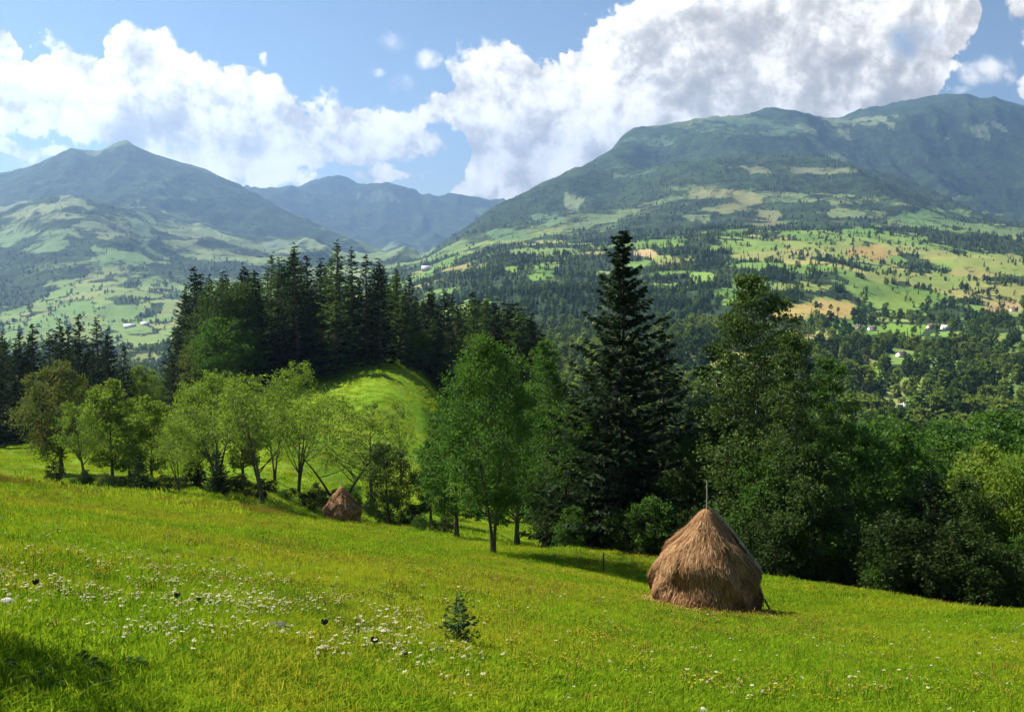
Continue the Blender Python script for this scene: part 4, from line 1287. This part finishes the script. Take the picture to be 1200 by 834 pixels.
# ------------------------------------------------------------------ haystacks
def haystack(px, dist, H, Rb, seed, label, strands, big):
    p = at(px, dist)
    root = empty('haystack', p, 0, 1)
    tag(root, label, 'haystack')
    r = np.random.default_rng(seed)
    prof = [(0.0, .95), (.10, .985), (.22, 1.0), (.33, .985), (.42, .945), (.49, .885), (.58, .765), (.68, .60), (.78, .405), (.86, .255), (.92, .165), (.96, .11), (.99, .05), (1.0, .0)]
    pz, pr = np.array(prof).T
    na, nz = 72, 44
    th = np.linspace(0, 2 * np.pi, na, endpoint=False)
    zz = np.linspace(0, 1, nz)

    def surf(t_, a):
        rad = np.interp(t_, pz, pr) * Rb
        lump = 0.16 * (fbm(np.cos(a) * 1.5 + 5 + seed, np.sin(a) * 1.5 + t_ * 3.2 + 5, 4, seed) - 0.5) + 0.05 * (fbm(a * 6 + seed, t_ * 5, 3, seed + 3) - 0.5)
        # sagging locks and a flatter flank to the right
        lay = 0.055 * np.sin(t_ * 17 + 2.2 * np.sin(a * 2 + seed) + 1.5 * np.sin(a * 5)) * sstep(t_, .02, .2) * (1 - sstep(t_, .8, .95))
        rad = rad * (1 + lump * 1.7 + lay) * (1 - 0.06 * np.maximum(0, np.cos(a + 0.2)) * sstep(t_, .45, .6))
        z = t_ * H
        return np.stack([rad * np.cos(a), rad * np.sin(a), z - 0.15 * (t_ <= 0)], -1)
    T_, A_ = np.meshgrid(zz, th, indexing='ij')
    v = surf(T_, A_).reshape(-1, 3)
    f = []
    for i in range(nz - 1):
        for j in range(na):
            f.append((i * na + j, i * na + (j + 1) % na, (i + 1) * na + (j + 1) % na, (i + 1) * na + j))
    tint = np.clip(0.28 + 0.15 * r.normal(size=len(f)), 0, 1)
    put('hay_heap', mesh_np('hay_heap', v, f, M_HAY, None, {'tint': ('FACE', tint)}, True), root)
    # straw hanging down over the heap, lock by lock
    n = strands
    locks = n // 14
    lt = 1 - r.random(locks) ** 0.62
    lt = 0.02 + 0.97 * (1 - lt) if False else np.clip(r.random(locks) ** 0.8, 0.03, 0.985)
    la = r.uniform(0, 6.283, locks); ltone = np.clip(r.normal(0.5, 0.2, locks), 0, 1)
    k = np.repeat(np.arange(locks), 14)
    t0 = np.clip(lt[k] + r.normal(size=len(k)) * 0.02, 0.02, 0.99)
    a0 = la[k] + r.normal(size=len(k)) * 0.07 / np.maximum(np.interp(t0, pz, pr), 0.15)
    ln = r.uniform(0.25, 0.60, len(k)) / H * (0.7 if not big else 0.8)
    sway = r.normal(size=len(k)) * 0.10
    P0 = surf(t0, a0); P1 = surf(np.maximum(t0 - ln * 0.5, 0.0), a0 + sway * 0.5); P2 = surf(np.maximum(t0 - ln, 0.0), a0 + sway)
    outw = np.stack([np.cos(a0), np.sin(a0), np.full(len(a0), 0.25)], -1)
    P0 += outw * 0.005; P1 += outw * r.uniform(0.015, 0.07, len(a0))[:, None]; P2 += outw * (r.uniform(0.0, 0.06, len(a0)) + 0.06 * (r.random(len(a0)) > .95) + 0.05 * ltone[k] * (np.sin(k * 1.7) > .3))[:, None]
    tg = np.stack([-np.sin(a0), np.cos(a0), np.zeros(len(a0))], -1) * r.uniform(0.006, 0.014, len(a0))[:, None] * (1 if big else 2.2)
    v = np.stack([P0 - tg, P0 + tg, P1 - tg, P1 + tg, P2 - tg * .5, P2 + tg * .5], 1).reshape(-1, 3)
    b = np.arange(len(a0))[:, None] * 6
    f = np.concatenate([b + np.array([[0, 1, 3, 2]]), b + np.array([[2, 3, 5, 4]])])
    # wisps of hay lying round the foot
    m_ = n // 8
    ga = r.uniform(0, 6.283, m_); gr = Rb * (1.0 + np.abs(r.normal(size=m_)) * .16)
    gxy = np.c_[np.cos(ga) * gr, np.sin(ga) * gr]
    gz_ = ground(p.x + gxy[:, 0], p.y + gxy[:, 1]) - p.z + r.uniform(.02, .13, m_)
    c_ = np.c_[gxy, gz_]
    dd = r.normal(size=(m_, 3)); dd[:, 2] *= .25; dd /= np.linalg.norm(dd, axis=1)[:, None]
    ww_ = np.cross(dd, np.array([0, 0, 1.0])) * .012; L_ = r.uniform(.08, .2, m_)[:, None]
    ev = np.stack([c_ - dd * L_ - ww_, c_ - dd * L_ + ww_, c_ + ww_, c_ - ww_, c_ + dd * L_ - [0, 0, .03] + ww_, c_ + dd * L_ - [0, 0, .03] - ww_], 1).reshape(-1, 3)
    eb = np.arange(m_)[:, None] * 6 + len(v)
    v = np.r_[v, ev]
    f = np.concatenate([f, eb + np.array([[0, 1, 2, 3]]), eb + np.array([[3, 2, 4, 5]])])
    tn = np.clip(ltone[k] + 0.2 * r.normal(size=len(k)), 0, 1); te = r.uniform(.3, .9, m_)
    s = put('straw', mesh_np('straw', v, f, M_HAY, None, {'tint': ('FACE', np.r_[tn, tn, te, te])}), root)
    s['kind'] = 'stuff'
    b = MB()
    b.tube(np.array([(0, 0, H * .8), (0.01, 0, H), (0.0, 0.0, H + 0.92 * H / 3.5)]), np.array([.035, .03, .022]) * H / 3.5, 8)
    put('centre_pole', b.build('centre_pole', M_WOOD, True), root)
    if big:
        # a long pole lying down the right slope and a prop set against the foot
        b = MB()
        q0 = surf(np.array(.97), np.array(-.45)) + np.array([.04, -.08, .14]); q1 = surf(np.array(.56), np.array(-.42)) + np.array([.16, -.14, .14]); q2 = surf(np.array(.42), np.array(-.4)) + np.array([.12, -.12, .04])
        b.tube(np.array([q0, (q0 + q1) / 2 + [0.03, 0, .03], q1, q2]), np.array([.04, .044, .046, .04]), 7)
        put('weight_pole', b.build('weight_pole', M_WOOD, True), root)
        b = MB()
        gx, gy = p.x + 2.35, p.y - .2
        gz = float(ground(gx, gy)) - p.z
        b.tube(np.array([(Rb * .93, -.15, gz + 1.05), (2.0, -.18, gz + .55), (2.35, -.2, gz - .1)]), np.array([.028, .032, .034]), 7)
        put('prop', b.build('prop', M_BARK, True), root)
    return root


haystack(826, 36.5, 3.58, 1.80, 3, 'large brown haystack on the mown meadow with a pole along its right slope', 30000, True)
haystack(401, 94, 3.25, 1.6, 8, 'small far haystack in front of the shaded orchard row', 9000, False)

# lone stake left of the large haystack
p = at(707, 55.5)
b = MB(); b.tube(np.array([(0, 0, -.2), (.01, 0, .5), (0, 0, 1.0)]), np.array([.045, .042, .036]), 7)
o = put('stake', b.build('stake', M_BARK, True), None, p)
tag(o, 'thin dark wooden stake in the grass left of the large haystack', 'stake')

# sapling in the foreground
plant('spruce_sapling', SAPLING, 538, 692, 14.6, 'small bushy spruce sapling alone in the foreground grass', 'sapling', trunk='stem')


def stone(px, dist, size, mat, label, seed, cat='stone'):
    p = at(px, dist)
    r = np.random.default_rng(seed)
    na, nz = 14, 9
    v = []
    for i in range(nz):
        ph = math.pi * i / (nz - 1)
        for j in range(na):
            a = 2 * math.pi * j / na
            d = np.array([math.sin(ph) * math.cos(a), math.sin(ph) * math.sin(a) * .8, math.cos(ph) * .62])
            k = 0.82 + 0.42 * float(vnoise(np.array(d[0] * 1.7 + seed), np.array(d[1] * 1.7 + d[2] * 1.3), seed))
            v.append(d * size * k)
    f = [(i * na + j, (i + 1) * na + j, (i + 1) * na + (j + 1) % na, i * na + (j + 1) % na) for i in range(nz - 1) for j in range(na)]
    o = put('stone', mesh_np('stone', np.array(v), np.array(f), mat, None, None, True), None, (p.x, p.y, p.z + size * .6))
    tag(o, label, cat)
    return o


stone(824, 11.2, .075, M_STONE_WHITE, 'round white stone in the grass at the bottom, below the large haystack', 1)
stone(513, 12.9, .11, M_STONE, 'grey stone with pale top left below the spruce sapling', 2)
stone(327, 12.9, .12, M_STONE, 'flat grey stone among the white flowers in the left foreground', 3)
stone(8, 11.3, .10, M_STONE_WHITE, 'pale stone in the shade in the bottom left corner', 4)
# dark seed heads standing above the grass
b = MB()
for k in range(5):
    a = k * 1.256
    b.tube(np.array([(0, 0, .30), (.03 * math.cos(a), .03 * math.sin(a), .36), (.045 * math.cos(a), .045 * math.sin(a), .42)]), np.array([.012, .028, .014]), 6, 0)
b.tube(np.array([(0, 0, -.02), (.01, 0, .18), (0, 0, .34)]), np.array([.008, .006, .005]), 5, 1)
head = b.build('thistle', [M_DARKHEAD, M_STALK])
for i, (px, d, s, lab) in enumerate([(380, 13.4, 1.0, 'dark thistle head right of the flat grey stone'), (437, 12.0, 1.0, 'dark thistle head below and left of the spruce sapling stone'), (207, 13.8, .9, 'dark thistle head among the white flowers at left'),
                                     (234, 14.2, .7, 'small dark thistle head upper right of the left one'), (477, 11.5, .8, 'dark thistle head near the bottom, left of the stone by the sapling'), (44, 13.0, .9, 'dark thistle head near the shaded corner at far left')]):
    p = at(px, d)
    o = put('thistle', head, None, (p.x, p.y, p.z), (0.1, 0.05, i * 1.1), (s * .8, s * .8, s * .55))
    tag(o, lab, 'thistle', 'dark thistle heads in the foreground')


# ------------------------------------------------------------------ grass and flowers
def tuft(seed, n, h, spread, width, seedheads=0):
    r = np.random.default_rng(seed)
    b = MB()
    for i in range(n):
        a = r.uniform(0, 6.28); q = spread * math.sqrt(r.random())
        c = np.array([q * math.cos(a), q * math.sin(a), -0.03])
        hh = h * r.uniform(0.5, 1.2)
        la = r.uniform(0, 6.28); ln = hh * r.uniform(0.15, 0.95)
        d = np.array([math.cos(la), math.sin(la), 0])
        w = np.array([-math.sin(la + 0.6), math.cos(la + 0.6), 0]) * width * r.uniform(0.7, 1.3)
        p1 = c + d * ln * .35 + [0, 0, hh * .6]; p2 = c + d * ln + [0, 0, hh * (1.0 - 0.35 * ln / hh)]
        b.add([c - w, c + w, p1 + w * .8, p1 - w * .8, p2], [(0, 1, 2, 3)], 0, r.random())
        b.add([p1 - w * .8, p1 + w * .8, p2 + w * .1, p2 - w * .1], [(0, 1, 2, 3)], 0, r.random())
    for i in range(seedheads):
        a = r.uniform(0, 6.28); q = spread * math.sqrt(r.random())
        c = np.array([q * math.cos(a), q * math.sin(a), 0]); hh = h * r.uniform(1.2, 1.7)
        tp = c + np.array([r.normal() * .05, r.normal() * .05, hh])
        b.tube(np.array([c, tp]), np.array([.0025, .002]), 3, 0, .9)
        b.tube(np.array([tp - [0, 0, .05], tp - [0, 0, .01], tp + [0, 0, .03]]), np.array([.003, .006, .002]), 4, 1, .9)
    return b.build('grass_tuft', [M_GRASS, M_SEED])


TUFTS = [tuft(1, 42, .15, .17, .0045), tuft(2, 42, .12, .17, .005), tuft(3, 40, .17, .16, .0045), tuft(4, 50, .10, .19, .005)]
WIDE = [tuft(11, 64, .14, .44, .011), tuft(12, 64, .12, .44, .012), tuft(13, 60, .14, .44, .011)]
r = np.random.default_rng(9)


def meadow_points(n, y0, y1, umax=0.60):
    y = np.sqrt(r.uniform(y0 * y0, y1 * y1, n)); u = r.uniform(-umax, umax, n)
    return u * y, y


gx, gy, gi_, gs = [], [], [], []
for n, y0, y1, kinds, off, s in ((26000, 6.5, 20, 4, 0, 1.0), (30000, 20, 40, 4, 0, 1.15), (26000, 34, 68, 3, 4, 1.0), (46000, 60, 215, 3, 4, 1.5)):
    x, y = meadow_points(n, y0, y1)
    gx.append(x); gy.append(y); gi_.append(off + r.integers(0, kinds, n)); gs.append(s * r.uniform(.7, 1.3, n))
gx = np.concatenate(gx); gy = np.concatenate(gy); gi_ = np.concatenate(gi_); gs = np.concatenate(gs)
gpx = 600 + gx / gy * FPX
gs *= 0.50 + 0.95 * fbm(gx / 3, gy / 4, 4, 71)
rough_edge = sstep(gy, 50, 62) * (gpx < 260) * (1 - sstep(gy, 75, 95))
gs *= 1 + 0.9 * rough_edge
gz = ground(gx, gy)
rot = np.c_[r.normal(0, .08, len(gx)), r.normal(0, .08, len(gx)), r.uniform(0, 6.28, len(gx))]
g = scatter('meadow_grass', TUFTS + WIDE, np.c_[gx, gy, gz], gs, rot, gi_)


x, y = meadow_points(5200, 8, 60)
kp = r.random(len(x)) < 0.15 + 0.85 * sstep(fbm(x / 7, y / 7, 4, 511), .48, .64)
x, y = x[kp], y[kp]
SEEDED = [tuft(31, 3, .16, .05, .004, 2), tuft(32, 4, .18, .06, .004, 3), tuft(33, 3, .14, .04, .004, 1)]
scatter('seeding_grass', SEEDED, np.c_[x, y, ground(x, y)], r.uniform(.6, 1.2, len(x)), np.c_[r.normal(0, .15, len(x)), r.normal(0, .15, len(x)), r.uniform(0, 6.28, len(x))], r.integers(0, 3, len(x)))
ROUGH = [tuft(21, 40, .30, .34, .010, 16), tuft(22, 46, .24, .34, .011, 10), tuft(23, 44, .26, .3, .012, 22)]
n_ = 2600
px_ = r.uniform(-60, 420, n_)
yy_ = np.interp(px_, [-60, 0, 150, 300, 420], [56, 60, 70, 82, 96]) + r.normal(size=n_) * 3.0 - 1.0
x_ = (px_ - 600) / FPX * yy_
kp = r.random(n_) < sstep(fbm(x_ / 5, yy_ / 5, 3, 401), .36, .58) * np.interp(px_, [0, 120, 420], [1, .8, .35])
x_, yy_ = x_[kp], yy_[kp]
scatter('rough_grass', ROUGH, np.c_[x_, yy_, ground(x_, yy_)], r.uniform(.7, 1.5, len(x_)), np.c_[r.normal(0, .1, len(x_)), r.normal(0, .1, len(x_)), r.uniform(0, 6.28, len(x_))], r.integers(0, 3, len(x_)))


def weed(seed):
    r = np.random.default_rng(seed)
    b = MB()
    for k in range(13):
        a = k * 2.4 + r.uniform(-.3, .3); L = r.uniform(.12, .26); up = r.uniform(.3, 1.1)
        d = np.array([math.cos(a), math.sin(a), 0]); w = np.array([-math.sin(a), math.cos(a), 0])
        z0 = r.uniform(0, .16)
        q = [np.array([0, 0, z0]) + d * L * t_ + np.array([0, 0, L * (up * t_ - .9 * t_ * t_)]) for t_ in (0, .35, .7, 1)]
        wd = [.006, .05, .042, .004]
        for i in range(3):
            b.add([q[i] - w * wd[i], q[i] + w * wd[i], q[i + 1] + w * wd[i + 1], q[i + 1] - w * wd[i + 1]], [(0, 1, 2, 3)], 0, r.random())
    b.tube(np.array([(0, 0, -.03), (0, 0, .2)]), np.array([.008, .004]), 4, 0, .6)
    return b.build('dock_plant', M_LEAF, False)


WEEDS = [weed(1), weed(2)]
for i in range(16):
    px = r.uniform(-10, 200); d = float(np.interp(px, [0, 240], [8.2, 9.0])) + r.uniform(-1.0, .3)
    q = at(px, d)
    o = put('dock_plant', WEEDS[i % 2], None, (q.x, q.y, q.z), (0, 0, r.uniform(0, 6.28)), (r.uniform(.40, .62),) * 3)
    tag(o, 'low broad leaved weed in the shaded bottom left corner', 'weed', 'broad leaved weeds in the shaded corner')


x, y = meadow_points(5200, 8, 42)
kp = r.random(len(x)) < sstep(fbm(x / 3, y / 3, 4, 611), .50, .66)
x, y = x[kp], y[kp]
scatter('meadow_herbs', WEEDS, np.c_[x, y, ground(x, y)], r.uniform(.25, .5, len(x)), np.c_[r.normal(0, .1, len(x)), r.normal(0, .1, len(x)), r.uniform(0, 6.28, len(x))], r.integers(0, 2, len(x)))


def flower(seed, heads, h, rad, mat, spread):
    r = np.random.default_rng(seed)
    b = MB()
    for k in range(heads):
        q = spread * math.sqrt(r.random()); a = r.uniform(0, 6.28)
        c = np.array([q * math.cos(a), q * math.sin(a), 0]); hh = h * r.uniform(.75, 1.2)
        tp = c * 1.4 + np.array([0, 0, hh])
        b.tube(np.array([c, tp]), np.array([.003, .0022]), 3, 1)
        tilt = r.normal(0, .25, 2)
        np_ = 7
        for j in range(np_):
            aa = 6.283 * j / np_ + r.uniform(-.1, .1)
            d = np.array([math.cos(aa), math.sin(aa), 0]); d[2] = d[0] * tilt[0] + d[1] * tilt[1] - .08
            w = np.array([-math.sin(aa), math.cos(aa), 0]) * rad * .40
            b.add([tp, tp + d * rad * .6 + w, tp + d * rad, tp + d * rad * .6 - w], [(0, 1, 2, 3)], 0, r.random())
        b.tube(np.array([tp - [0, 0, .004], tp + [0, 0, .008]]), np.array([rad * .3, rad * .18]), 6, 2)
    return b.build('flower', [mat, M_STALK, M_YELLOW])


FW = [flower(1, 2, .17, .019, M_PETAL, .06), flower(2, 4, .15, .014, M_PETAL, .10), flower(3, 1, .18, .024, M_PETAL, .04)]
FY = [flower(5, 6, .15, .011, M_YELLOW, .16), flower(6, 9, .17, .010, M_SEED, .18)]
# white flowers: a dense drift in the left foreground, thinner bands elsewhere
y = np.sqrt(r.uniform(9.3 ** 2, 30 ** 2, 42000)); u = r.uniform(-.52, .52, len(y)); x = u * y
fpx = 600 + u * FPX; fpy = PY(-ground(x, y) / y)
drift = np.exp(-((fpy - np.interp(fpx, [0, 100, 400, 700], [700, 712, 755, 800])) / np.interp(fpx, [0, 300, 500, 700], [34, 42, 34, 18])) ** 2) * (1 - sstep(fpx, 430, 620))
drift += 0.20 * np.exp(-((fpy - 812) / 16) ** 2) * sstep(fpx, 480, 560)
clus = sstep(fbm(x / .9, y / 1.6, 4, 222), .36, .68)
prob = np.clip(drift * clus * 0.40 + 0.006, 0, .6)
kp = r.random(len(y)) < prob
x, y = x[kp], y[kp]
z = ground(x, y)
order = np.argsort(y)
px_ = 600 + x / y * FPX; py_ = PY(-(z + .2) / y)
inview = (px_ > 0) & (px_ < 1200) & (py_ < 834)
near = [i for i in order if inview[i]][:280]
ns = set(near)
for i in near:
    o = put('white_flower', FW[i % 3], None, (x[i], y[i], z[i]), (0, 0, r.uniform(0, 6.28)), (r.uniform(.7, 1.2),) * 3)
    tag(o, 'small white wildflower in the foreground grass', 'flower', 'white wildflowers in the foreground')
ri = np.array([i for i in range(len(x)) if i not in ns])
rot = np.zeros((len(ri), 3)); rot[:, 2] = r.uniform(0, 6.28, len(ri))
scatter('white_wildflowers', FW, np.c_[x, y, z][ri], r.uniform(.75, 1.25, len(ri)), rot, r.integers(0, 3, len(ri)))
x, y = meadow_points(30000, 12, 85)
kp = r.random(len(x)) < sstep(fbm(x / 6, y / 6, 4, 301), .42, .62)
x, y = x[kp], y[kp]
rot = np.zeros((len(x), 3)); rot[:, 2] = r.uniform(0, 6.28, len(x))
scatter('yellow_wildflowers', FY, np.c_[x, y, ground(x, y)], r.uniform(.8, 1.4, len(x)), rot, r.integers(0, 2, len(x)))


# ------------------------------------------------------------------ houses across the valley
def house(px, dist, w, d, h, rz, wall, roof, label, pitch=0.75, windows=3):
    p = at(px, dist)
    root = empty('house', (p.x, p.y, p.z - .2), rz)
    tag(root, label, 'house', 'houses across the valley')
    b = MB(); b.box(-w / 2, w / 2, -d / 2, d / 2, -1.5, h)
    rh = d / 2 * pitch
    for sx_ in (-1, 1):
        xg = sx_ * w / 2
        b.add([(xg, -d / 2, h), (xg, d / 2, h), (xg, 0.05, h + rh), (xg, -0.05, h + rh)], [(0, 1, 2, 3)])
    put('wall', b.build('wall', wall), root)
    b = MB()
    e = .45; ow = w / 2 + .4
    for s in (-1, 1):
        y0, z0 = s * (d / 2 + e), h - e * pitch + .05
        v = [(-ow, y0, z0), (ow, y0, z0), (ow, 0, h + rh + .05), (-ow, 0, h + rh + .05)]
        v += [(a_, b_, c_ + .18) for a_, b_, c_ in v]
        b.add(v, [(0, 1, 2, 3), (7, 6, 5, 4), (0, 4, 5, 1), (1, 5, 6, 2), (2, 6, 7, 3), (3, 7, 4, 0)])
    rf = put('roof', b.build('roof', roof), root)
    b = MB(); b.box(w * .2, w * .2 + .6, -.3, .3, h + rh - .6, h + rh + .9)
    put('chimney', b.build('chimney', M_WALL), rf)
    for k in range(windows):
        xw = -w / 2 + w * (k + .5) / windows
        b = MB(); b.box(xw - .5, xw + .5, -d / 2 - .06, -d / 2 - .003, h * .35, h * .35 + 1.25)
        put('window', b.build('window', M_GLASS), root)
    b = MB(); b.box(w * .5 * .34 - .45, w * .5 * .34 + .45, -d / 2 - .055, -d / 2 - .004, 0.0, 2.0)
    put('door', b.build('door', M_BARK), root)


house(1057, 712, 6, 4.5, 2.3, .5, M_WALL, M_TIN, 'white house with pale roof, highest of the cluster above the right thicket', 0.9)
house(1046, 640, 5.5, 4.5, 1.9, -.2, M_WALL_CREAM, M_TIN, 'low house under a broad pale roof, left one of the cluster above the right thicket')
house(1064, 630, 4.2, 4, 3.0, .9, M_WALL, M_SHINGLE, 'white gabled house lowest and rightmost in the cluster above the right thicket')
house(1061, 680, 3.4, 3, 1.8, .2, M_WALL, M_TIN, 'tiny pale shed in the middle of the cluster above the right thicket', windows=1)
house(1022, 1290, 9, 6.5, 3.0, .1, M_WALL, M_SHINGLE, 'white house with dark roof left of the bright green field on the right hillside')
house(1006, 1300, 6.5, 5.5, 2.8, -.3, M_WALL, M_TILE, 'small white house with rust roof just left of the bright green field')
house(1108, 1290, 10, 6, 3.0, .05, M_WALL, M_TIN, 'long white house right of the bright green field on the right hillside')
house(1090, 1300, 7, 6, 2.8, .3, M_WALL_CREAM, M_TILE, 'cream house with rust roof beside the long white one on the right hillside')
house(1056, 1020, 8, 6, 3.2, .4, M_WALL, M_TILE, 'white house with rust roof among hedges below the bright green field')
house(1188, 1560, 9, 7, 3.2, 0, M_WALL_CREAM, M_TILE, 'cream farmhouse on the tan field near the right edge')
house(152, 2640, 27, 11, 5, .08, M_WALL, M_TIN, 'long white building on the valley floor at left, left one of two', windows=9)
house(170, 2660, 19, 10, 5, -.05, M_WALL, M_TIN, 'long white building on the valley floor at left, right one of two', windows=7)
house(499, 3300, 26, 14, 9, .1, M_WALL, M_TIN, 'lone white house by the foot of the mountains above the knoll wood')
